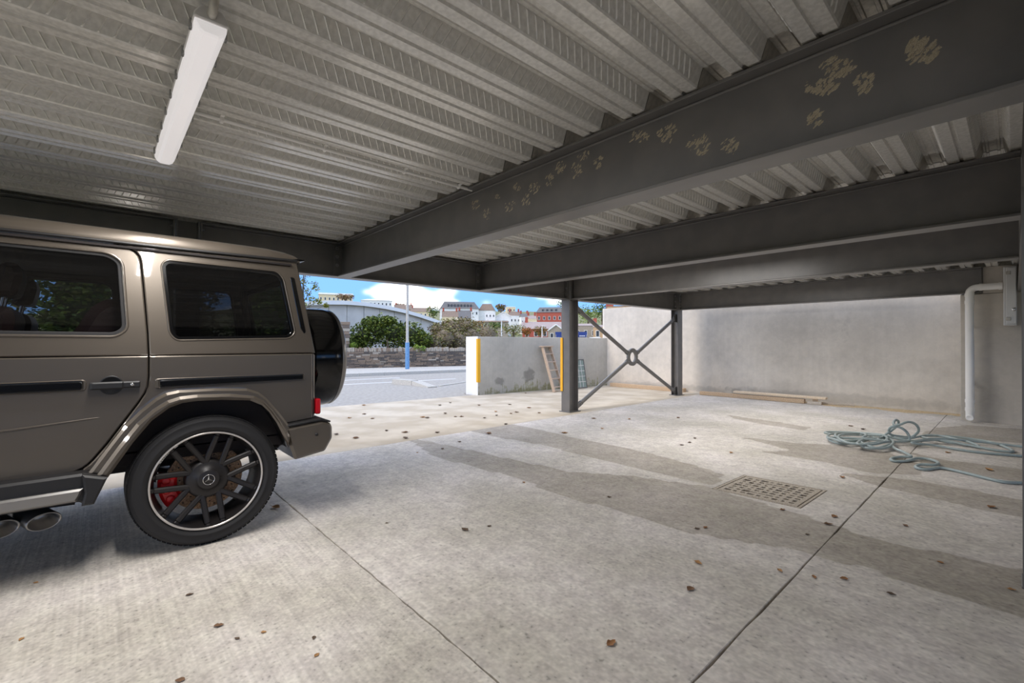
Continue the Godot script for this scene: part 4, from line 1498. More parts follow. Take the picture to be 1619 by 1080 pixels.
func build_ladder_and_pane() -> void:
	var t := thing("step_ladder", "old paint-spattered wooden steps leaning on the low wall", "ladder", Vector3(8.6, 0, -7.95))
	mottled("ladder_wood", srgb(176, 152, 130), srgb(208, 188, 168), 4.0, 0.9, 0.0, 111, 0.03)
	var lo := [Vector3(8.44, 0.0, -7.74), Vector3(8.84, 0.0, -7.80)]
	var hi := [Vector3(8.47, 1.13, -8.18), Vector3(8.79, 1.13, -8.215)]
	for i in 2:
		var b := MB.new()
		b.bar(lo[i], hi[i], 0.035, 0.085, 0.004, Vector3(0, 0.4, 1))
		part("stile", b, M.ladder_wood, t)
	for k in 5:
		var f := 0.10 + 0.185 * k
		var b := MB.new()
		var a: Vector3 = lo[0].lerp(hi[0], f)
		var c: Vector3 = lo[1].lerp(hi[1], f)
		b.bar(a, c, 0.11, 0.022, 0.003, Vector3.UP)
		part("tread", b, M.ladder_wood, t)
	var tp := MB.new()
	tp.bar(hi[0] + Vector3(-0.06, 0.012, 0.01), hi[1] + Vector3(0.06, 0.012, 0.01), 0.13, 0.03, 0.004, Vector3.UP)
	part("top_board", tp, M.ladder_wood, t)
	# wired glass pane
	var p := thing("glass_pane", "framed greenish pane with a white grid leaning on the low wall behind the column", "window pane", Vector3(9.6, 0, -7.98))
	var place := func(x: float, y: float, w: float) -> Vector3: return Vector3(x, y * 0.985, -7.93 + (x - 9.3) * 0.114 - y * 0.17 + w)
	var o := V2([9.30, 0.004, 9.91, 0.004, 9.91, 0.80, 9.30, 0.80])
	var i2 := V2([9.325, 0.03, 9.885, 0.03, 9.885, 0.775, 9.325, 0.775])
	panel("frame", o, [i2], -0.012, 0.012, 0.002, place, M.paint_grey, p)
	plain("green_glass", srgb(132, 148, 140), 0.15)
	part("glass", sheet(i2, 0.0, place), M.green_glass, p)
	for k in 4:
		var b := MB.new()
		var x := 9.325 + 0.56 * (k + 1) / 5.0
		b.bar(place.call(x, 0.03, 0.003), place.call(x, 0.775, 0.003), 0.012, 0.004)
		part("glazing_bar", b, M.pvc, p)
	for k in 4:
		var b := MB.new()
		var y := 0.03 + 0.745 * (k + 1) / 5.0
		b.bar(place.call(9.325, y, 0.003), place.call(9.885, y, 0.003), 0.004, 0.012)
		part("glazing_bar", b, M.pvc, p)

func build_cover() -> void:
	var t := thing("manhole_cover", "square cast manhole cover crusted with concrete, set in the floor", "manhole cover", Vector3(4.14, 0, -1.38))
	mottled("cover_iron", srgb(160, 148, 132), srgb(190, 180, 166), 4.0, 0.85, 0.2, 121, 0.03, 0.8)
	mottled("cover_pit", srgb(58, 50, 42), srgb(78, 68, 58), 4.0, 0.9, 0.0, 122, 0.03)
	var c := []
	for p in COVER: c.append(Vector2(p[0], p[1]))
	var flat := func(x: float, y: float, w: float) -> Vector3: return Vector3(x, w, y)
	var at := func(u: float, v: float) -> Vector2: return c[0].lerp(c[1], u).lerp(c[3].lerp(c[2], u), v)
	panel("pit", c, [], -0.05, -0.016, 0.0, flat, M.cover_pit, t)
	var inner := MB.inset(c, 0.022)
	panel("frame", c, [inner], -0.05, 0.001, 0.003, flat, M.cover_iron, t)
	var holes := []
	for i in 8:
		for j in 9:
			var u := 0.085 + 0.83 * (i + 0.5) / 8.0
			var v := 0.085 + 0.83 * (j + 0.5) / 9.0
			var r := 0.24 if (i + j) % 3 else 0.34
			var du := 0.83 / 8.0 * r * rng.randf_range(0.7, 1.2)
			var dv := 0.83 / 9.0 * r * rng.randf_range(0.6, 1.5)
			if (i == 1 or i == 6) and j in [3, 4, 5]:
				dv = 0.83 / 9.0 * 0.44
				du *= 0.6
			holes.append([at.call(u - du, v - dv), at.call(u + du, v - dv * 0.8), at.call(u + du, v + dv), at.call(u - du * 0.8, v + dv)])
	panel("lid", MB.inset(inner, 0.006), holes, -0.05, 0.0, 0.002, flat, M.cover_iron, t)

func build_hose() -> void:
	plain("hose_skin", srgb(160, 172, 170), 0.32)
	var t := thing("garden_hose", "grey green garden hose lying tangled in loops on the wet floor", "hose", Vector3(6.4, 0, -1.2))
	var r := 0.0145
	var pts := []
	var g := func(px: float, py: float, up: float) -> Vector3:
		var q := ground(px, py + up * 110.0)
		return Vector3(q.x, up + r, q.z)
	# free end coming from behind the post, then two small loops, then the heap
	for q in [[1665, 770, 0], [1632, 766, 0], [1591, 765, 0], [1563, 759.5, 0], [1521, 749, 0], [1486, 742, 0], [1462, 744.5, 0], [1447, 741, 0], [1455, 737, 0.006], [1475, 738, 0.012], [1483, 735, 0.016], [1472, 729.5, 0.008], [1450, 727, 0.008], [1432, 731, 0], [1412, 731, 0], [1409, 727, 0], [1424, 724.5, 0.006], [1440, 725, 0.016], [1430, 718, 0.012], [1415, 712, 0.02]]:
		pts.append(g.call(q[0], q[1], q[2]))
	var loop := func(c: Vector2, rad: Vector2, a0: float, turns: float, y0: float, y1: float) -> void:
		var n := int(12 * turns)
		for i in n:
			var a := a0 + TAU * turns * i / n
			var wob := 1.0 + 0.10 * sin(a * 1.7 + c.x)
			var q := ground(c.x + cos(a) * rad.x * wob, c.y + sin(a) * rad.y * wob)
			pts.append(Vector3(q.x, lerpf(y0, y1, float(i) / n) + r + 0.01 * (1.0 + sin(a * 2.3)), q.z))
	loop.call(Vector2(1385, 706), Vector2(25, 9.0), 0.4, 1.6, 0.02, 0.03)
	loop.call(Vector2(1340, 697), Vector2(30, 8.5), 0.2, 1.5, 0.0, 0.03)
	loop.call(Vector2(1365, 702), Vector2(38, 9.0), 0.5, 1.3, 0.04, 0.05)
	loop.call(Vector2(1345, 698), Vector2(26, 6.0), 0.0, 1.2, 0.03, 0.05)
	# a loop standing up out of the heap
	var bd := (ground(1425, 699) - EYE).dot(Vector3(sin(deg_to_rad(YAW)), 0, -cos(deg_to_rad(YAW))))
	var up := [[1390, 692.7], [1401, 686], [1413, 677.5], [1419, 671.6], [1420, 666.2], [1416, 663.9], [1412.7, 667], [1413, 671.6], [1420, 672.3], [1434, 667.2], [1446, 670], [1452, 678.6], [1448.5, 685.6], [1439, 691], [1424, 690], [1408, 687], [1405, 680], [1410, 674.6], [1421, 675.1], [1432, 682], [1438, 692.7], [1435.5, 700.9], [1425, 704.4]]
	for i in up.size():
		var q := spot(up[i][0], up[i][1], bd + 0.10 * sin(i * 0.55) - 0.03)
		pts.append(Vector3(q.x, maxf(q.y, r + 0.03), q.z))
	for q in [[1395, 692, 0.05], [1360, 690, 0.03], [1320, 688, 0.0], [1304, 686, 0.0], [1312, 684.5, 0.0], [1345, 685.5, 0.01], [1390, 689, 0.03], [1430, 696, 0.04]]:
		pts.append(g.call(q[0], q[1], q[2]))
	# long runs out to the right and back
	for q in [[1470, 690, 0.03], [1510, 696, 0.02], [1540, 704, 0.01], [1546, 709, 0.0], [1530, 706, 0.0], [1490, 700, 0.02], [1455, 692, 0.03], [1500, 692, 0.02], [1560, 700, 0.01], [1590, 709, 0.005], [1600, 716, 0.0], [1575, 714, 0.0], [1530, 706, 0.012], [1480, 698, 0.03], [1440, 703, 0.03], [1475, 706, 0.01], [1530, 715, 0], [1590, 721, 0], [1632, 723, 0], [1650, 716, 0.0], [1625, 710, 0.012], [1585, 705, 0.015], [1540, 700, 0.02], [1480, 696, 0.04], [1440, 700, 0.03], [1400, 700, 0.03], [1380, 694, 0.04]]:
		pts.append(g.call(q[0], q[1], q[2]))
	var m := MB.new()
	m.tube(path_points(pts), r, 8)
	part("tube", m, M.hose_skin, t)


# ------------------------------------------------------------------ fallen leaves
func leaf_mesh(seed_: int) -> ArrayMesh:
	var r := RandomNumberGenerator.new()
	r.seed = seed_
	var b := MB.new()
	var n := 6
	var rows := []
	var curl := r.randf_range(0.25, 0.6)
	for i in n + 1:
		var t := float(i) / n
		var w := sin(PI * pow(t, 0.8)) * 0.30 + 0.012
		var y := curl * pow(absf(t - 0.45), 1.6) + 0.02
		var row := []
		for k in 5:
			var s := (k - 2) / 2.0
			row.append(Vector3((t - 0.5), y + absf(s) * w * r.randf_range(0.4, 0.9), s * w * r.randf_range(0.8, 1.15)))
		rows.append(row)
	b.smooth()
	for i in n:
		for k in 4:
			b.quad(rows[i][k], rows[i][k + 1], rows[i + 1][k + 1], rows[i + 1][k])
	b.tube([Vector3(-0.48, rows[0][2].y, 0), Vector3(-0.62, rows[0][2].y + 0.03, 0.03), Vector3(-0.74, rows[0][2].y + 0.09, 0.07)], 0.013, 5)
	return b.mesh()

func build_leaves() -> void:
	var meshes := []
	for i in 5: meshes.append(leaf_mesh(300 + i))
	var mats := []
	for q in [[srgb(150, 108, 70), 0], [srgb(122, 92, 68), 1], [srgb(172, 130, 84), 2], [srgb(96, 78, 62), 3]]:
		mats.append(plain("dry_leaf_%d" % q[1], q[0], 0.85))
	var inside := [[437, 803, 9], [735, 838, 8], [774, 832, 4], [301, 940, 6], [347, 989, 8], [286, 1075, 8], [1103, 890, 8], [1091, 932, 9], [1232, 902, 6], [1286, 912, 6], [1333, 915, 7], [1408, 939, 7], [966, 1017, 11], [58, 921, 4], [36, 1010, 3], [376, 1009, 4], [502, 1035, 5], [497, 1008, 5], [418, 999, 3], [612, 827, 3], [1237, 806, 5], [1318, 817, 7], [1309, 829, 7], [1331, 755, 6], [1562, 743, 8], [1567, 802, 8], [1498, 716, 5], [963, 786, 4], [1115, 834, 5], [1102, 836, 5], [828, 763, 4], [952, 678, 4], [938, 662, 4], [893, 685, 6], [773, 686, 6], [726, 699, 4], [1078, 704, 4], [1072, 661, 4], [995, 663, 4], [1098, 693, 4], [1090, 700, 4], [1345, 674, 4], [1364, 679, 5], [1598, 932, 6], [1485, 889, 5], [1276, 845, 4], [1430, 831, 5], [700, 710, 4], [660, 716, 3], [1156, 716, 4]]
	var outside := [[704, 654, 9], [675, 661, 5], [668, 660, 5], [589, 662, 4], [640, 684, 6], [563, 693, 6], [692, 684, 5], [641, 693, 7], [730, 659, 4], [784, 651, 4], [817, 652, 4], [836, 645, 4], [806, 640, 4], [757, 641, 4], [712, 637, 4], [695, 641, 4], [575, 641, 4], [785, 657, 4], [808, 654, 4], [852, 653, 4], [532, 687, 6], [612, 681, 4], [553, 661, 4], [576, 655, 4], [766, 661, 4], [800, 671, 5], [720, 659, 3], [831, 622, 4]]
	for set_ in [[inside, "curled dry brown leaf lying on the bare car park floor", "fallen leaves on the car park floor"], [outside, "dry brown leaf lying on the pale apron outside the columns", "fallen leaves on the apron"]]:
		for q in set_[0]:
			var p := ground(q[0], q[1])
			var depth := (p - EYE).dot(Vector3(sin(deg_to_rad(YAW)), 0, -cos(deg_to_rad(YAW))))
			var size: float = clampf(q[2] * 1.9 * depth / FOCAL, 0.025, 0.11)
			var o := MeshInstance3D.new()
			o.name = numbered("dry_leaf")
			o.mesh = meshes[rng.randi() % 5]
			o.material_override = mats[rng.randi() % 4]
			add_child(o)
			tag(o, set_[1], "leaf", set_[2])
			o.transform = Transform3D(Basis(Vector3.UP, rng.randf() * TAU).scaled(Vector3(size, size * 0.8, size)), Vector3(p.x, -0.012 * size if p.z > -5.1 else -0.003, p.z))


# ------------------------------------------------------------------ plants
var leaf_quad: ArrayMesh

func foliage_material(called: String) -> StandardMaterial3D:
	if M.has(called):
		return M[called]
	var m := plain(called, Color.WHITE, 0.7)
	m.vertex_color_use_as_albedo = true
	m.backlight_enabled = true
	m.backlight = Color(0.34, 0.34, 0.08)
	return m

func leaf_card() -> ArrayMesh:
	if leaf_quad == null:
		var b := MB.new()
		b.quad(Vector3(-0.5, 0, 0), Vector3(0, 0.10, 0.34), Vector3(0.5, 0, 0), Vector3(0, 0.10, -0.34))
		leaf_quad = b.mesh()
	return leaf_quad

# blobs: [centre, radii]; tints: sRGB colours
func foliage(parent: Node3D, blobs: Array, count: int, size: float, tints: Array, fill := 0.55) -> void:
	var mm := MultiMesh.new()
	mm.transform_format = MultiMesh.TRANSFORM_3D
	mm.use_colors = true
	mm.mesh = leaf_card()
	mm.instance_count = count
	var base := parent.position
	for i in count:
		var q: Array = blobs[i % blobs.size()]
		var d := Vector3(rng.randfn(), rng.randfn(), rng.randfn()).normalized()
		var rad := lerpf(fill, 1.06, pow(rng.randf(), 0.5)) * (1.0 + 0.10 * sin(d.x * 9.0 + d.y * 7.0) + 0.08 * sin(d.z * 13.0 + d.x * 5.0))
		var p: Vector3 = q[0] + Vector3(d.x * q[1].x, d.y * q[1].y, d.z * q[1].z) * rad
		var s := size * rng.randf_range(0.6, 1.35)
		var bs := Basis(Vector3.UP, rng.randf() * TAU) * Basis(Vector3.RIGHT, rng.randf_range(-1.0, 1.0)) * Basis(Vector3.BACK, rng.randf_range(-0.8, 0.8))
		mm.set_instance_transform(i, Transform3D(bs.scaled(Vector3.ONE * s), p - base))
		var c: Color = tints[rng.randi() % tints.size()]
		var l := c.srgb_to_linear()
		var v := rng.randf_range(0.75, 1.2)
		mm.set_instance_color(i, Color(l.r * v, l.g * v, l.b * v))
	var o := MultiMeshInstance3D.new()
	o.name = "foliage"
	o.multimesh = mm
	o.material_override = foliage_material("leaf_green")
	parent.add_child(o, true)
	o.set_meta("kind", "stuff")

func trunk(parent: Node3D, foot: Vector3, top: Vector3, r: float, tips: Array) -> void:
	var b := MB.new()
	b.tube([foot, foot.lerp(top, 0.5) + Vector3(r, 0, -r), top], [r, r * 0.8, r * 0.45], 8)
	part("trunk", b, M.bark, parent)
	for t in tips:
		var k := MB.new()
		var a := foot.lerp(top, rng.randf_range(0.45, 0.9))
		k.tube([a, a.lerp(t, 0.5) + Vector3(0, r, 0), t], [r * 0.45, r * 0.3, r * 0.1], 6)
		part("branch", k, M.bark, parent)

const GREEN := [Color(0.35, 0.44, 0.17), Color(0.28, 0.38, 0.14), Color(0.42, 0.50, 0.20), Color(0.24, 0.33, 0.13), Color(0.48, 0.54, 0.24)]
const OLIVE := [Color(0.44, 0.45, 0.20), Color(0.52, 0.50, 0.24), Color(0.36, 0.38, 0.17), Color(0.50, 0.42, 0.22), Color(0.40, 0.44, 0.20)]
const AUTUMN := [Color(0.56, 0.44, 0.20), Color(0.50, 0.36, 0.18), Color(0.46, 0.44, 0.20), Color(0.62, 0.42, 0.18), Color(0.42, 0.42, 0.20)]
const BRAMBLE := [Color(0.46, 0.42, 0.26), Color(0.52, 0.46, 0.34), Color(0.42, 0.44, 0.22), Color(0.50, 0.42, 0.34), Color(0.56, 0.52, 0.30), Color(0.38, 0.36, 0.22)]
const BRIGHT := [Color(0.50, 0.58, 0.20), Color(0.44, 0.55, 0.18), Color(0.56, 0.62, 0.26), Color(0.38, 0.48, 0.16)]
const RUSSET := [Color(0.52, 0.40, 0.28), Color(0.46, 0.36, 0.26), Color(0.56, 0.42, 0.26), Color(0.44, 0.40, 0.24)]

func lerp_z(x: float, a: Vector2, b: Vector2) -> float:
	return a.y + (x - a.x) / (b.x - a.x) * (b.y - a.y)

const WALL_A := Vector2(8.29, -20.0)
const WALL_B := Vector2(13.04, -18.55)

func along_wall(d: float, back: float, y: float) -> Vector3:  # d metres along the stone wall, back metres behind its face
	var u := (WALL_B - WALL_A).normalized()
	var n := Vector2(u.y, -u.x)
	var p := WALL_A + u * d + n * back
	return Vector3(p.x, y, p.y)

func build_street() -> void:
	mottled("bark", srgb(92, 80, 66), srgb(118, 104, 88), 3.0, 0.95, 0.0, 131, 0.03)
	mottled("asphalt", srgb(150, 145, 137), srgb(166, 160, 151), 0.5, 0.9, 0.0, 132, 0.03, 0.0)
	mottled("pavement_grey", srgb(176, 172, 164), srgb(192, 187, 178), 0.8, 0.9, 0.0, 133, 0.02)
	mottled("kerb_stone", srgb(170, 166, 158), srgb(196, 190, 180), 1.4, 0.9, 0.0, 134, 0.03)
	plain("road_white", srgb(222, 222, 218), 0.8)
	mottled("soil", srgb(96, 92, 66), srgb(120, 112, 82), 0.3, 0.95, 0.0, 135, 0.02)
	var flat := func(x: float, y: float, w: float) -> Vector3: return Vector3(x, w, y)
	var ka := Vector2(6.69, -16.45)
	var kb := Vector2(11.54, -15.85)
	var kz := func(x: float) -> float: return lerp_z(x, ka, kb)
	var road := struct_node("road", "grey tarmac road beyond the apron")
	panel("tarmac", [Vector2(-40, -8.8), Vector2(-6.2, -8.95), Vector2(3.4, -8.88), Vector2(6.6, -8.62), Vector2(6.6, -9.06), Vector2(40, -5.6), Vector2(40, kz.call(40)), Vector2(-40, kz.call(-40))], [], -0.2, -0.012, 0.0, flat, M.asphalt, road)
	# lane markings
	for q in [[4.0, 9.2, 13.25], [10.2, 16.5, 13.35], [2.0, 8.0, 14.9]]:
		var a := Vector2(q[0], -q[2] + (q[0] - 8.0) * 0.10)
		var b := Vector2(q[1], -q[2] + (q[1] - 8.0) * 0.10)
		panel("road_marking", [a, b, b + Vector2(0, 0.11), a + Vector2(0, 0.11)], [], -0.012, -0.009, 0.0, flat, M.road_white, road)
	# far pavement with its kerb
	var pv := struct_node("pavement", "grey pavement with a kerb along the far side of the road")
	panel("paving", [Vector2(-40, kz.call(-40) - 0.15), Vector2(40, kz.call(40) - 0.15), Vector2(40, kz.call(40) - 12.0), Vector2(-40, kz.call(-40) - 18.0)], [], -0.2, 0.10, 0.0, flat, M.pavement_grey, pv)
	for i in 30:
		var x0 := -2.0 + i * 0.92
		panel("kerb_stone", [Vector2(x0, kz.call(x0) - 0.15), Vector2(x0 + 0.91, kz.call(x0 + 0.91) - 0.15), Vector2(x0 + 0.91, kz.call(x0 + 0.91)), Vector2(x0, kz.call(x0))], [], -0.2, 0.11, 0.012, flat, M.kerb_stone, pv)
	# stub of kerb where the drive meets the road
	var ks := thing("kerb_end", "low pale kerb end tapering into the road mouth", "kerb", Vector3(7.0, 0, -11.8))
	var k0 := ground(619, 607)
	var k1 := ground(650, 609)
	var k2 := ground(676, 613)
	for q in [[k0, k1, 0.14, 0.13], [k1, k2, 0.12, 0.02]]:
		var b := MB.new()
		var d: Vector3 = (q[1] - q[0]).normalized()
		var n := Vector3(d.z, 0, -d.x) * 0.30
		var A: Vector3 = q[0] + Vector3(0, -0.05, 0)
		var B: Vector3 = q[1] - d * 0.01 + Vector3(0, -0.05, 0)
		var ctr: Vector3 = (A + B) * 0.5 + n * 0.5
		var top := [A + Vector3(0, q[2] + 0.05, 0) + n * 0.1, B + Vector3(0, q[3] + 0.05, 0) + n * 0.1, B + n + Vector3(0, q[3] + 0.05, 0), A + n + Vector3(0, q[2] + 0.05, 0)]
		b.quad_out(top[0], top[1], top[2], top[3], ctr)
		b.quad_out(A, B, top[1], top[0], ctr)
		b.quad_out(A + n, B + n, top[2], top[3], ctr)
		b.quad_out(A, A + n, top[3], top[0], ctr)
		b.quad_out(B, B + n, top[2], top[1], ctr)
		part("kerb_stone", b, M.kerb_stone, ks)
	var ed := thing("edging_strip", "thin pale edging line running from the kerb end to the low wall", "edging", ground(700, 609))
	var eb := MB.new()
	eb.bar(ground(695, 610.2) + Vector3(0, -0.002, 0), ground(736, 604) + Vector3(0, -0.002, 0), 0.10, 0.03, 0.004)
	part("strip", eb, M.kerb_stone, ed)
	build_stone_wall()
	build_lamp_post()
	build_shrubs()

func build_stone_wall() -> void:
	var t := thing("stone_wall", "dry dark slate wall with upright coping along the pavement", "wall", along_wall(3, 0.2, 0.0))
	mottled("slate_a", srgb(98, 86, 76), srgb(128, 114, 102), 2.0, 0.9, 0.0, 141, 0.03)
	mottled("slate_b", srgb(122, 104, 88), srgb(150, 132, 114), 2.0, 0.9, 0.0, 142, 0.03)
	mottled("slate_c", srgb(78, 72, 68), srgb(104, 96, 88), 2.0, 0.9, 0.0, 143, 0.03)
	mottled("slate_pale", srgb(150, 140, 126), srgb(186, 174, 158), 2.0, 0.9, 0.0, 144, 0.03)
	var core := MB.new()
	var u3 := (along_wall(1, 0, 0) - along_wall(0, 0, 0)).normalized()
	var yaw := Basis(u3, Vector3.UP, u3.cross(Vector3.UP))
	core.box(along_wall(3.0, 0.24, 0.44), Vector3(60, 0.86, 0.36), 0.0, yaw)
	part("core", core, M.slate_c, t)
	var bs := [MB.new(), MB.new(), MB.new(), MB.new()]
	var y := 0.08
	while y < 0.80:
		var h := rng.randf_range(0.035, 0.075)
		var d := -1.5
		while d < 9.0:
			var l := rng.randf_range(0.12, 0.42)
			var k := rng.randi() % 3
			if rng.randf() < 0.06: k = 3
			bs[k].box(along_wall(d + l * 0.5, 0.05 + rng.randf_range(-0.015, 0.015), y + h * 0.5), Vector3(l - 0.012, h - 0.008, 0.10), 0.0, yaw)
			d += l
		y += h
	var d2 := -1.5
	while d2 < 9.0:
		var w := rng.randf_range(0.05, 0.13)
		var hh := rng.randf_range(0.12, 0.20)
		bs[3 if rng.randf() < 0.6 else 1].box(along_wall(d2 + w * 0.5, 0.22, 0.86 + hh * 0.5 - 0.02), Vector3(w - 0.012, hh, 0.34), 0.0, yaw * Basis(Vector3(0, 0, 1), rng.randf_range(-0.15, 0.15)))
		d2 += w
	for i in 4:
		stuff(part("stonework", bs[i], [M.slate_a, M.slate_b, M.slate_c, M.slate_pale][i], t))
	# taller pier end at the left
	var pr := thing("stone_pier", "brown stone pier standing behind the slate wall beside the bush", "pier", along_wall(-0.4, 1.2, 0))
	for k in 14:
		var b := MB.new()
		b.box(along_wall(-0.35 + rng.randf_range(-0.02, 0.02), 1.2, 0.20 + 0.15 * k), Vector3(0.9 + rng.randf_range(-0.04, 0.04), 0.14, 0.7), 0.01, yaw)
		part("stone_course", b, [M.slate_a, M.slate_b, M.slate_pale][k % 3], pr)

func build_lamp_post() -> void:
	mottled("post_grey", srgb(168, 164, 156), srgb(190, 186, 178), 1.0, 0.7, 0.0, 151, 0.02)
	mottled("post_blue", srgb(84, 130, 176), srgb(112, 156, 198), 1.6, 0.7, 0.0, 152, 0.02)
	var p := ground(644, 583.5, 0.10)
	var t := thing("lamp_post", "tall grey lamp post with a worn blue painted base on the far pavement", "lamp post", p)
	var lo := MB.new()
	lo.tube([p + Vector3(0, -0.02, 0), p + Vector3(0, 1.16, 0)], 0.092, 14)
	part("base", lo, M.post_blue, t)
	var up := MB.new()
	up.tube([p + Vector3(0, 1.15, 0), p + Vector3(0, 1.25, 0), p + Vector3(0, 8.0, 0)], [0.085, 0.062, 0.05], 14)
	part("pole", up, M.post_grey, t)
	var arm := MB.new()
	arm.tube([p + Vector3(0, 7.95, 0), p + Vector3(0.2, 8.15, 0.6), p + Vector3(0.3, 8.2, 1.2)], 0.035, 8)
	arm.box(p + Vector3(0.34, 8.2, 1.4), Vector3(0.25, 0.1, 0.6), 0.03)
	part("lantern_arm", arm, M.post_grey, t)

func build_shrubs() -> void:
	# clipped bush behind the slate wall
	var c := along_wall(2.0, 1.9, 0.3)
	var bush := thing("bush", "large rounded dark green bush behind the slate wall", "bush", c)
	var blobs := []
	for q in [[575, 532, 22], [600, 522, 24], [622, 528, 25], [648, 530, 22], [663, 537, 15], [588, 512, 12], [610, 508, 8], [563, 543, 12]]:
		var dd := 23.6
		var rr: float = q[2] * dd / FOCAL
		blobs.append([spot(q[0], q[1], dd), Vector3(rr, rr * 0.92, 0.9)])
	foliage(bush, blobs, 9000, 0.13, [Color(0.42, 0.48, 0.16), Color(0.34, 0.42, 0.12), Color(0.28, 0.34, 0.10), Color(0.50, 0.54, 0.20), Color(0.22, 0.28, 0.08)], 0.62)
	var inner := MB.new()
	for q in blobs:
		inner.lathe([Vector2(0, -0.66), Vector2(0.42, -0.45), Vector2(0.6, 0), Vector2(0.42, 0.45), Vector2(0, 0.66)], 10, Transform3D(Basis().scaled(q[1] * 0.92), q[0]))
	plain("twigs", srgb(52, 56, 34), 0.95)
	part("twig_core", inner, M.twigs, bush)
	trunk(bush, Vector3(c.x, 0.0, c.z), c + Vector3(0, 1.1, 0), 0.09, [])
	# brambles to the right of it
	var bc := spot(705, 548, 25.0)
	var br := thing("bramble_thicket", "brown and olive brambles growing over the bank behind the slate wall", "brambles", Vector3(bc.x, 0.0, bc.z))
	var bb := []
	for q in [[684, 545, 16, 24.2], [702, 535, 20, 25], [722, 540, 20, 25.5], [745, 535, 22, 27], [695, 522, 12, 26], [715, 518, 14, 27], [735, 516, 14, 28], [770, 532, 22, 30]]:
		var rr: float = q[2] * q[3] / FOCAL
		bb.append([spot(q[0], q[1], q[3]), Vector3(rr, rr, 1.0)])
	foliage(br, bb, 7000, 0.12, BRAMBLE, 0.3)
	var bank := MB.new()
	for q in bb:
		bank.lathe([Vector2(0, -0.85), Vector2(0.6, -0.6), Vector2(0.8, 0), Vector2(0.55, 0.55), Vector2(0, 0.8)], 10, Transform3D(Basis().scaled(q[1] * 0.9), q[0]))
	mottled("bank", srgb(104, 92, 74), srgb(134, 120, 98), 0.8, 0.95, 0.0, 161, 0.03)
	stuff(part("bank", bank, M.bank, br))
	# small shoots at the wall foot and top
	for q in [[559, 546, 5, 21.2], [659, 550, 6, 21.8], [668, 551, 5, 21.9]]:
		var p := spot(q[0], q[1], q[3])
		var s := thing("weed_tuft", "bright yellow green weed sprouting over the slate wall", "weed", Vector3(p.x, 0.7, p.z), "weeds on the slate wall")
		foliage(s, [[p, Vector3.ONE * q[2] * q[3] / FOCAL]], 160, 0.09, BRIGHT, 0.1)
	# sapling just beyond the car
	var sp := spot(486, 470, 24.0)
	var sap := thing("young_tree", "sparse young tree with yellow green leaves beside the warehouse", "tree", Vector3(sp.x, 0, sp.z))
	var sb := []
	for q in [[482, 462, 9], [497, 453, 8], [490, 475, 10], [478, 446, 9], [503, 476, 6], [484, 430, 10], [470, 455, 12], [515, 483, 4]]:
		var rr: float = q[2] * 24.0 / FOCAL
		sb.append([spot(q[0], q[1], 24.0), Vector3.ONE * rr])
	foliage(sap, sb, 620, 0.12, [Color(0.62, 0.62, 0.24), Color(0.54, 0.58, 0.22), Color(0.70, 0.64, 0.26), Color(0.46, 0.50, 0.18)], 0.05)
	var tips := []
	for q in sb: tips.append(q[0])
	trunk(sap, Vector3(sp.x - 0.3, 0, sp.z), sp + Vector3(-0.2, 1.4, 0), 0.05, tips)
	# tall hedge trees over the road, seen through the car's windows
	for i in 7:
		var x := -14.0 + i * 3.3
		var z := lerp_z(x, WALL_A, WALL_B) - 2.6 + rng.randf_range(-0.4, 0.4)
		var h := rng.randf_range(4.2, 5.6)
		var t := thing("roadside_tree", "leafy green and yellow tree over the road behind the slate wall, past the car", "tree", Vector3(x, 0, z), "trees over the road past the car")
		var tb := []
		for k in 5:
			tb.append([Vector3(x + rng.randf_range(-0.5, 0.5), h * (0.25 + 0.17 * k), z + rng.randf_range(-0.5, 0.5)), Vector3(1.5, 0.95, 1.1) * rng.randf_range(0.85, 1.1)])
		foliage(t, tb, 3600, 0.24, OLIVE if i % 2 else GREEN, 0.5)
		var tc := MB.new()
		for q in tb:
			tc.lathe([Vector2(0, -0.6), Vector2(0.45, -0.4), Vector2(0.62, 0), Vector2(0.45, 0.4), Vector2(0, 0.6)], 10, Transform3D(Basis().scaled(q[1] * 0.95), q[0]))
		part("twig_core", tc, M.twigs, t)
		trunk(t, Vector3(x, 0, z), Vector3(x, h * 0.8, z), 0.12, [])


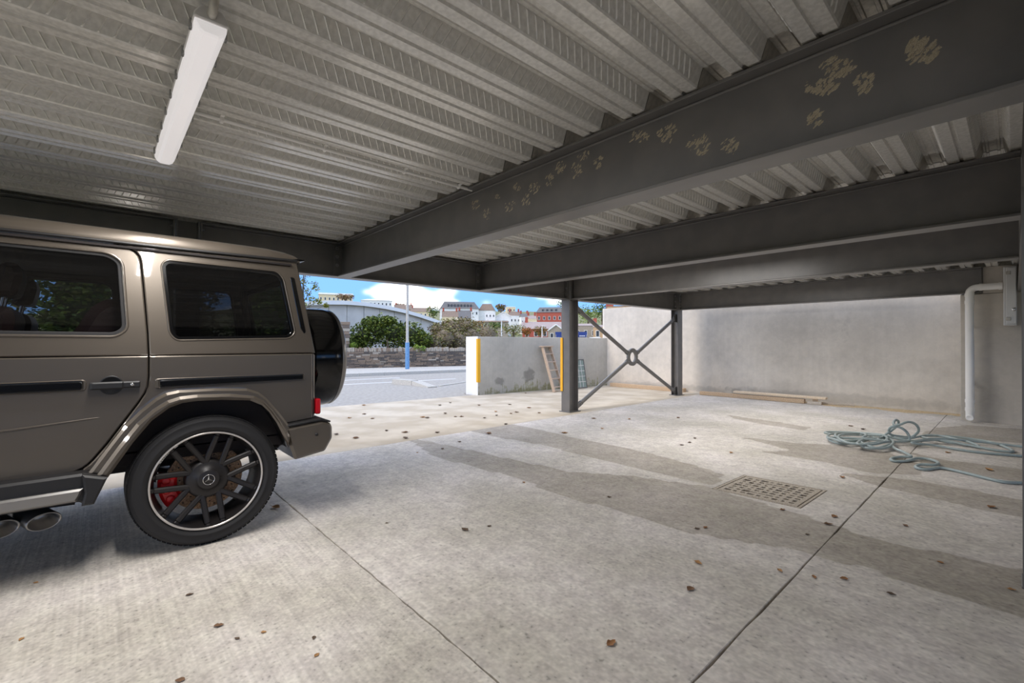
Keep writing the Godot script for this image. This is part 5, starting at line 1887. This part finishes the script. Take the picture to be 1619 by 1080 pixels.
# ------------------------------------------------------------------ warehouse, town and hill
func build_town() -> void:
	build_hill()
	build_warehouse()
	mottled("roof_slate", srgb(104, 102, 100), srgb(128, 124, 120), 0.15, 0.8, 0.0, 171, 0.03)
	mottled("roof_brown", srgb(122, 104, 90), srgb(150, 130, 112), 0.15, 0.85, 0.0, 172, 0.03)
	mottled("roof_pink", srgb(150, 134, 128), srgb(176, 160, 152), 0.2, 0.85, 0.0, 173, 0.03)
	mottled("town_white", srgb(226, 224, 218), srgb(238, 236, 230), 0.1, 0.85, 0.0, 174, 0.02)
	mottled("town_cream", srgb(218, 198, 158), srgb(232, 214, 178), 0.1, 0.85, 0.0, 175, 0.02)
	mottled("town_brick", srgb(158, 76, 62), srgb(182, 98, 80), 0.3, 0.9, 0.0, 176, 0.03)
	mottled("town_stone", srgb(146, 134, 118), srgb(170, 158, 140), 0.3, 0.9, 0.0, 177, 0.03)
	mottled("town_tan", srgb(186, 150, 112), srgb(206, 174, 138), 0.3, 0.9, 0.0, 178, 0.03)
	plain("town_pane", srgb(52, 56, 62), 0.25)
	plain("town_frame", srgb(232, 230, 224), 0.7)
	plain("hoarding_blue", srgb(40, 62, 128), 0.6)
	# label, left, right, eaves, ridge, foot (sightings), depth, wall, roof, roof shape, windows [columns, rows, pane width fraction], turn
	for q in [
		["long white block with a dark mansard roof on the skyline", "town_building", 697, 757, 488, 476.5, 516, 230.0, "town_white", "roof_slate", "mansard", [9, 2], 0.10],
		["white wing with a brown grey roof beside the mansard block", "town_building", 756, 781, 491, 480, 516, 236.0, "town_white", "roof_brown", "hip", [0, 0], -0.2],
		["cream terrace with white dormers below the mansard block", "terrace_house", 699, 724, 501, 491, 516, 178.0, "town_cream", "roof_brown", "side", [7, 1], 0.0],
		["slate-roofed grey house below the mansard block", "terrace_house", 725, 747, 503, 490, 516, 186.0, "town_stone", "roof_slate", "side", [4, 1], 0.05],
		["long stone terrace with small dark windows along the slope", "terrace_house", 704, 803, 509, 507, 522, 158.0, "town_stone", "roof_brown", "flat", [12, 1], 0.0],
		["white house with two rows of three windows", "town_house", 767, 783, 494.5, 494, 514, 172.0, "town_white", "town_white", "flat", [3, 2], 0.0],
		["white gabled house side beside the house with six windows", "town_house", 784, 808, 500.5, 493, 514, 174.0, "town_white", "roof_brown", "gable", [0, 0], 0.0],
		["beige tower block on the skyline", "tower_block", 801, 815, 485.5, 485, 500, 262.0, "town_cream", "town_white", "flat", [3, 1], 0.15],
		["cream terrace with chimneys stepping down from the tower block", "terrace_house", 806, 823, 499, 492, 514, 205.0, "town_white", "roof_brown", "side", [3, 1], 0.2],
		["white terrace halfway down between the tower and the red mansions", "terrace_house", 824, 836.5, 501, 495, 516, 198.0, "town_white", "roof_slate", "side", [3, 1], 0.2],
		["lowest pale terrace beside the red brick mansions", "terrace_house", 836, 849, 504, 498, 518, 178.0, "town_cream", "roof_pink", "side", [2, 1], 0.2],
		["tall red brick mansions with a grey mansard roof", "brick_mansion", 848, 889, 494, 485.5, 512, 190.0, "town_brick", "roof_slate", "mansard", [5, 1], -0.1],
		["long low hall with a pinkish slate roof", "town_hall", 826, 897, 520, 508, 536, 112.0, "town_brick", "roof_pink", "side", [5, 1], 0.0],
		["small brick gable in front of the long pinkish roof", "brick_house", 866, 892, 523, 513, 538, 96.0, "town_stone", "roof_pink", "gable", [2, 1], 0.0],
		["brick house with a flat pinkish roof seen behind the bracing", "brick_house", 908, 944, 515, 511, 538, 100.0, "town_stone", "roof_pink", "side", [3, 1], 0.0],
		["tan stone house at the end of the tall wall", "stone_house", 938, 966, 517, 513, 538, 90.0, "town_tan", "roof_pink", "side", [2, 1], 0.0],
		["beige flats on the hilltop behind the warehouse", "flat_block", 506, 556, 466, 463.5, 486, 300.0, "town_cream", "town_white", "flat", [8, 1], 0.0],
		["white hotel on the hilltop above the warehouse roof", "flat_block", 572, 619, 475, 472, 492, 300.0, "town_white", "town_white", "hip", [8, 1], 0.0],
		["brown-roofed terrace on the slope beside the lamp post", "terrace_house", 624, 652, 489, 481, 506, 262.0, "town_stone", "roof_brown", "side", [5, 1], 0.0],
		["cream gabled terrace between the lamp post and the tree on the slope", "terrace_house", 650, 682, 493, 486, 508, 250.0, "town_cream", "roof_brown", "side", [5, 1], 0.0],
		["orange brick gable rising behind the tall rendered wall", "brick_house", 960, 1004, 484, 481, 530, 42.0, "town_tan", "roof_pink", "side", [0, 0], 0.0],
	]:
		house(q)
	build_town_details()

func house(q: Array) -> void:
	var depth: float = q[7]
	var mid: float = (q[2] + q[3]) * 0.5
	var foot := spot(mid, q[6], depth)
	var eave := spot(mid, q[4], depth)
	var w: float = (q[3] - q[2]) / FOCAL * depth
	var hw: float = eave.y - foot.y
	var hr: float = spot(mid, q[5], depth).y - eave.y
	var deep := maxf(minf(w * 0.6, 14.0), 5.0)
	var face: float = atan2(-ray(mid, 543).x, -ray(mid, 543).z) + q[12]  # front turned towards the valley
	var base := Vector3(foot.x, ground_height(foot.x, foot.z) - 0.5, foot.z)
	var drop: float = maxf(foot.y - base.y, 0.0)
	var t := thing(q[1], q[0], "building" if q[1] in ["town_building", "tower_block", "flat_block", "town_hall", "brick_mansion"] else "house", base)
	var B := Basis(Vector3.UP, face)
	var at := func(x: float, y: float, z: float) -> Vector3: return Vector3(foot.x, foot.y, foot.z) + B * Vector3(x, y, z)
	var wl := MB.new()
	wl.box(at.call(0, (hw - drop) * 0.5, -deep * 0.5), Vector3(w, hw + drop, deep), 0.0, B)
	part("wall", wl, M[q[8]], t)
	var rf := MB.new()
	var e := 0.02 * w
	var ctr: Vector3 = at.call(0, hw + hr * 0.3, -deep * 0.5)
	var c := [at.call(-w / 2 - e, hw, e), at.call(w / 2 + e, hw, e), at.call(w / 2 + e, hw, -deep - e), at.call(-w / 2 - e, hw, -deep - e)]
	match q[10]:
		"side":
			var a: Vector3 = at.call(-w / 2 - e, hw + hr, -deep * 0.5)
			var b: Vector3 = at.call(w / 2 + e, hw + hr, -deep * 0.5)
			rf.quad_out(c[0], c[1], b, a, ctr); rf.quad_out(c[3], c[2], b, a, ctr)
			rf.tri_out(c[0], c[3], a, ctr); rf.tri_out(c[1], c[2], b, ctr)
			for k in 2:
				var ch := MB.new()
				ch.box(at.call(w * (-0.42 + 0.84 * k), hw + hr + 0.5, -deep * 0.5), Vector3(maxf(w * 0.05, 0.7), 1.4, 0.8), 0.0, B)
				part("chimney", ch, M.town_brick, t)
		"gable":
			var a: Vector3 = at.call(0, hw + hr, e)
			var b: Vector3 = at.call(0, hw + hr, -deep - e)
			rf.quad_out(c[0], c[3], b, a, ctr); rf.quad_out(c[1], c[2], b, a, ctr)
			var gb := MB.new()
			gb.tri_out(at.call(-w / 2, hw, 0.02), at.call(w / 2, hw, 0.02), at.call(0, hw + hr * 0.96, 0.02), ctr)
			part("gable", gb, M[q[8]], t)
			var bg := MB.new()
			for s in [-1.0, 1.0]:
				bg.bar(at.call(s * (w / 2 + e), hw, e + 0.05), at.call(0, hw + hr, e + 0.05), 0.2, 0.25)
			part("bargeboard", bg, M.town_frame, t)
		_:
			var ins := w * (0.10 if q[10] == "mansard" else 0.22 if q[10] == "hip" else 0.0)
			var zi := deep * (0.2 if q[10] == "mansard" else 0.4 if q[10] == "hip" else 0.0)
			var d := [at.call(-w / 2 + ins, hw + hr, -zi), at.call(w / 2 - ins, hw + hr, -zi), at.call(w / 2 - ins, hw + hr, -deep + zi), at.call(-w / 2 + ins, hw + hr, -deep + zi)]
			for i in 4:
				rf.quad_out(c[i], c[(i + 1) % 4], d[(i + 1) % 4], d[i], ctr)
			rf.quad_out(d[0], d[1], d[2], d[3], ctr - Vector3(0, 5, 0))
	part("roof", rf, M[q[9]], t)
	# windows
	var cols: int = q[11][0]
	var rows: int = q[11][1]
	for j in rows:
		for i in cols:
			var ww := w / cols * 0.42
			var wh := minf(hw / rows * 0.5, ww * 1.7)
			var p: Vector3 = at.call(-w / 2 + w * (i + 0.5) / cols, hw - hw / rows * (j + 0.5), 0.03)
			if rows == 1 and hw > 5.0:
				p = at.call(-w / 2 + w * (i + 0.5) / cols, hw * 0.66, 0.03)
			var f := MB.new()
			f.box(p, Vector3(ww, wh, 0.10), 0.0, B)
			var fr := part("window", f, M.town_frame, t)
			var g := MB.new()
			g.box(p + B * Vector3(0, 0, 0.05), Vector3(ww * 0.74, wh * 0.86, 0.06), 0.0, B)
			part("pane", g, M.town_pane, fr)
	if q[10] == "mansard":
		var n := 8 if cols > 6 else 4
		for i in n:
			var p: Vector3 = at.call(-w / 2 + w * (0.16 + 0.68 * (i + 0.5) / n), hw + hr * 0.42, -deep * 0.07)
			var f := MB.new()
			f.box(p, Vector3(w / n * 0.36, hr * 0.42, deep * 0.1), 0.0, B)
			var fr := part("dormer", f, M.roof_slate, t)
			var g := MB.new()
			g.box(p + B * Vector3(0, 0, deep * 0.052), Vector3(w / n * 0.26, hr * 0.32, 0.08), 0.0, B)
			part("pane", g, M.town_pane, fr)

func ground_height(x: float, z: float) -> float:
	var d := Vector2(x, z).length()
	var f := Vector2(x, z).dot(Vector2(sin(deg_to_rad(YAW - 6.0)), -cos(deg_to_rad(YAW - 6.0))))
	var prof := [[-1e5, -0.3], [60.0, -0.3], [100.0, 0.6], [160.0, 3.2], [200.0, 5.6], [240.0, 8.0], [262.0, 11.0], [300.0, 18.0], [330.0, 20.5], [380.0, 24.0], [460.0, 34.0], [1e5, 34.0]]
	for i in prof.size() - 1:
		if f <= prof[i + 1][0]:
			return lerpf(prof[i][1], prof[i + 1][1], (f - prof[i][0]) / (prof[i + 1][0] - prof[i][0]))
	return 22.0

func build_hill() -> void:
	var h := struct_node("hillside", "green hillside rising behind the town")
	var b := MB.new()
	b.smooth()
	var n := 44
	var at := func(i: int, j: int) -> Vector3:
		var x := lerpf(-260, 420, float(i) / n)
		var z := lerpf(160, -460, float(j) / n)
		return Vector3(x, ground_height(x, z), z)
	for i in n:
		for j in n:
			b.quad(at.call(i, j), at.call(i + 1, j), at.call(i + 1, j + 1), at.call(i, j + 1))
	mottled("meadow", srgb(104, 106, 66), srgb(128, 126, 82), 0.03, 0.95, 0.0, 181, 0.02)
	part("turf", b, M.meadow, h)
	# ground behind the slate wall
	panel("bank_top", [Vector2(-40, lerp_z(-40, WALL_A, WALL_B) - 0.5), Vector2(40, lerp_z(40, WALL_A, WALL_B) - 0.5), Vector2(60, -40), Vector2(-40, -60)], [], -0.3, 0.25, 0.0, func(x: float, y: float, w: float) -> Vector3: return Vector3(x, w, y), M.soil, h)

func build_warehouse() -> void:
	mottled("cladding", srgb(182, 180, 176), srgb(194, 192, 188), 0.15, 0.6, 0.1, 191, 0.01)
	plain("cladding_seam", srgb(150, 149, 147), 0.7)
	plain("roof_edge", srgb(224, 224, 222), 0.5)
	var A := spot(455, 543, 38.0)
	var C := spot(685, 543, 52.0)
	var u := Vector3(C.x - A.x, 0, C.z - A.z)
	var L := u.length()
	u = u / L
	var nrm := Vector3(u.z, 0, -u.x)
	if nrm.dot(EYE - A) < 0: nrm = -nrm
	var t := thing("warehouse", "pale grey clad warehouse with a curved white-edged roof behind the bush", "warehouse", Vector3((A.x + C.x) / 2, 0, (A.z + C.z) / 2))
	# roof line sightings along the front
	var top := func(f: float) -> float:
		var px := 809.5
		var p := Vector3(A.x, 0, A.z) + u * L * f
		var s := sin(deg_to_rad(YAW)); var c := cos(deg_to_rad(YAW))
		var d := p.x * s - p.z * c
		px = 809.5 + FOCAL * (p.x * c + p.z * s) / d
		var ys := [[440, 482], [480, 478], [515, 476.5], [545, 477], [575, 479.5], [605, 484], [635, 490.5], [660, 497.5], [685, 506], [720, 520]]
		var y := 480.0
		for i in ys.size() - 1:
			if px >= ys[i][0] and px <= ys[i + 1][0]:
				y = lerpf(ys[i][1], ys[i + 1][1], (px - ys[i][0]) / (ys[i + 1][0] - ys[i][0]))
		return EYE.y + (543.0 - y) / FOCAL * d
	var bays := 9
	for k in bays:
		var b := MB.new()
		var o := []
		var f0 := float(k) / bays
		var f1 := float(k + 1) / bays
		var g := 0.0016
		o.append(Vector2(f0 + g, -0.2)); o.append(Vector2(f1 - g, -0.2))
		for i in 5:
			var f := lerpf(f1 - g, f0 + g, i / 4.0)
			o.append(Vector2(f, top.call(f) - 0.25))
		b.plate(o, [], -0.15, 0.0, 0.0, func(x: float, y: float, w: float) -> Vector3: return Vector3(A.x, 0, A.z) + u * L * x + Vector3(0, y, 0) + nrm * w)
		part("wall_panel", b, M.cladding, t)
	var bk := MB.new()
	var rf := MB.new()
	var ed := MB.new()
	for i in 36:
		var f0 := lerpf(-0.01, 1.045, i / 36.0)
		var f1 := lerpf(-0.01, 1.045, (i + 1) / 36.0)
		var p0: Vector3 = Vector3(A.x, top.call(f0), A.z) + u * L * f0
		var p1: Vector3 = Vector3(A.x, top.call(f1), A.z) + u * L * f1
		ed.bar(p0 + nrm * 0.35 - Vector3(0, 0.12, 0), p1 + nrm * 0.35 - Vector3(0, 0.12, 0), 0.12, 0.36)
		rf.quad(p0 + nrm * 0.4, p1 + nrm * 0.4, p1 - nrm * 30.0, p0 - nrm * 30.0)
		if f1 <= 1.0 and f0 >= 0.0:
			var g0 := Vector3(p0.x, -0.3, p0.z) - nrm * 0.17
			var g1 := Vector3(p1.x, -0.3, p1.z) - nrm * 0.17
			bk.quad(g0, g1, p1 - nrm * 0.17 - Vector3(0, 0.3, 0), p0 - nrm * 0.17 - Vector3(0, 0.3, 0))
	part("roof_sheet", rf, M.roof_edge, t)
	part("roof_edge", ed, M.roof_edge, t)
	part("backing", bk, M.cladding_seam, t)
	var sd := MB.new()
	var e0 := Vector3(C.x, 0, C.z)
	sd.quad(e0 + Vector3(0, -0.3, 0), e0 - nrm * 30.0 + Vector3(0, -0.3, 0), e0 - nrm * 30.0 + Vector3(0, 3.7, 0), e0 + Vector3(0, 3.7, 0))
	part("side_wall", sd, M.cladding_seam, t)

func town_tree(label: String, px: float, py: float, rx: float, ry: float, depth: float, tints: Array, count := 420) -> void:
	var c := spot(px, py, depth)
	var k := depth / FOCAL
	var gy := ground_height(c.x, c.z)
	var t := thing("tree", label, "tree", Vector3(c.x, gy, c.z))
	var blobs := []
	for i in 6:
		var a := TAU * i / 6.0
		blobs.append([c + Vector3(cos(a) * rx * k * 0.45, sin(a * 2.0 + 0.5) * ry * k * 0.35, sin(a) * rx * k * 0.4), Vector3(rx * 0.6, ry * 0.62, rx * 0.6) * k])
	foliage(t, blobs, count, maxf(2.6 * k, 0.16), tints, 0.2)
	var b := MB.new()
	b.tube([Vector3(c.x, gy - 0.3, c.z), c], [rx * k * 0.12, rx * k * 0.06], 6)
	part("trunk", b, M.bark, t)

func build_town_details() -> void:
	town_tree("dark green tree on the slope left of the mansard block", 685, 493, 11, 11, 235.0, GREEN)
	town_tree("russet tree standing on the skyline beside the beige tower", 792, 486.5, 9, 7, 250.0, AUTUMN)
	town_tree("brown tree on the hilltop among the beige flats", 546, 469.5, 15, 5.5, 285.0, RUSSET)
	town_tree("olive tree beside the warehouse's low corner", 708, 511, 18, 9, 80.0, OLIVE)
	town_tree("small yellowish tree above the bramble bank", 731, 517, 12, 8, 84.0, OLIVE)
	town_tree("golden tree below the long stone terrace", 752, 514, 16, 8, 120.0, AUTUMN)
	town_tree("bright green shrub showing over the low wall", 766, 527, 21, 7, 40.0, BRIGHT, 700)
	town_tree("green tree below the white house with six windows", 783, 515, 12, 7, 130.0, GREEN)
	town_tree("wide green tree behind the low wall", 812, 521, 22, 11, 88.0, OLIVE, 700)
	town_tree("orange bush beside the long pinkish roof", 833, 524, 9, 8, 86.0, [Color(0.66, 0.40, 0.18), Color(0.60, 0.34, 0.16), Color(0.56, 0.44, 0.2)])
	town_tree("green and gold tree in front of the long pinkish roof", 854, 523, 12, 9, 80.0, AUTUMN, 500)
	town_tree("tall yellow green tree rising behind the bracing", 930, 496, 22, 16, 120.0, BRIGHT, 900)
	town_tree("dark green tree at the end of the tall wall", 952, 492, 16, 18, 112.0, GREEN, 700)
	town_tree("green trees climbing the hill above the red mansions", 893, 482, 14, 10, 260.0, GREEN)
	town_tree("russet tree on the slope beside the lamp post", 632, 484, 9, 5, 275.0, RUSSET)
	# blue hoarding and far posts
	var h0 := spot(878, 529, 66.0)
	var h1 := spot(928, 529, 66.0)
	var h := thing("blue_hoarding", "blue site hoarding with a white mark behind the low wall", "hoarding", Vector3((h0.x + h1.x) / 2, 0, (h0.z + h1.z) / 2))
	var b := MB.new()
	b.bar(h0, h1, 0.08, 0.78)
	part("board", b, M.hoarding_blue, h)
	var mk := MB.new()
	for k in 4:
		var p := spot(917 + 2.3 * k, 531.2, 65.9)
		mk.box(p, Vector3(0.15, 0.14, 0.02), 0.0, Basis(Vector3.UP, -deg_to_rad(YAW)))
	part("lettering", mk, M.pvc, h)
	for f in [0.02, 0.5, 0.98]:
		var p: Vector3 = h0.lerp(h1, f)
		var s := MB.new()
		s.box(Vector3(p.x, (p.y - 0.3) * 0.5, p.z), Vector3(0.1, p.y + 0.3, 0.1))
		part("post", s, M.post_grey, h)
	for q in [[746, 494, 60.0, "pale lamp column in front of the long stone terrace"], [793, 507, 62.0, "pale lamp column behind the low wall, in front of the wide green tree"], [857, 516, 64.0, "pale lamp column beside the brick gable"], [720, 503, 90.0, "thin distant lamp column beside the warehouse corner"]]:
		var top := spot(q[0], q[1], q[2])
		var t := thing("street_lamp", q[3], "lamp post", Vector3(top.x, 0, top.z))
		var p := MB.new()
		p.tube([Vector3(top.x, -0.4, top.z), top], [0.10, 0.06], 8)
		part("pole", p, M.roof_edge, t)
		var l := MB.new()
		l.box(top + Vector3(0.2, 0.03, 0.1), Vector3(0.6, 0.1, 0.25), 0.02)
		part("lantern", l, M.roof_edge, t)
	# a white van parked by the tan house
	var vc := spot(940.5, 530, 66.0)
	var v := thing("van", "white van parked in front of the tan stone house", "van", Vector3(vc.x, 0, vc.z))
	var vb := MB.new()
	var vB := Basis(Vector3.UP, -deg_to_rad(YAW) + 0.3)
	vb.box(Vector3(vc.x, 1.25, vc.z), Vector3(1.0, 1.7, 1.9), 0.1, vB)
	part("body", vb, M.town_frame, v)
	var vg := MB.new()
	vg.box(Vector3(vc.x, 1.65, vc.z) + vB * Vector3(0, 0, 0.96), Vector3(0.8, 0.45, 0.04), 0.0, vB)
	part("windscreen", vg, M.town_pane, v)
	for s in [-0.5, 0.5]:
		var w := MB.new()
		w.tube([Vector3(vc.x, 0.33, vc.z) + vB * Vector3(-0.55, 0, s), Vector3(vc.x, 0.33, vc.z) + vB * Vector3(0.55, 0, s)], 0.33, 14)
		part("wheel", w, M.rubber, v)
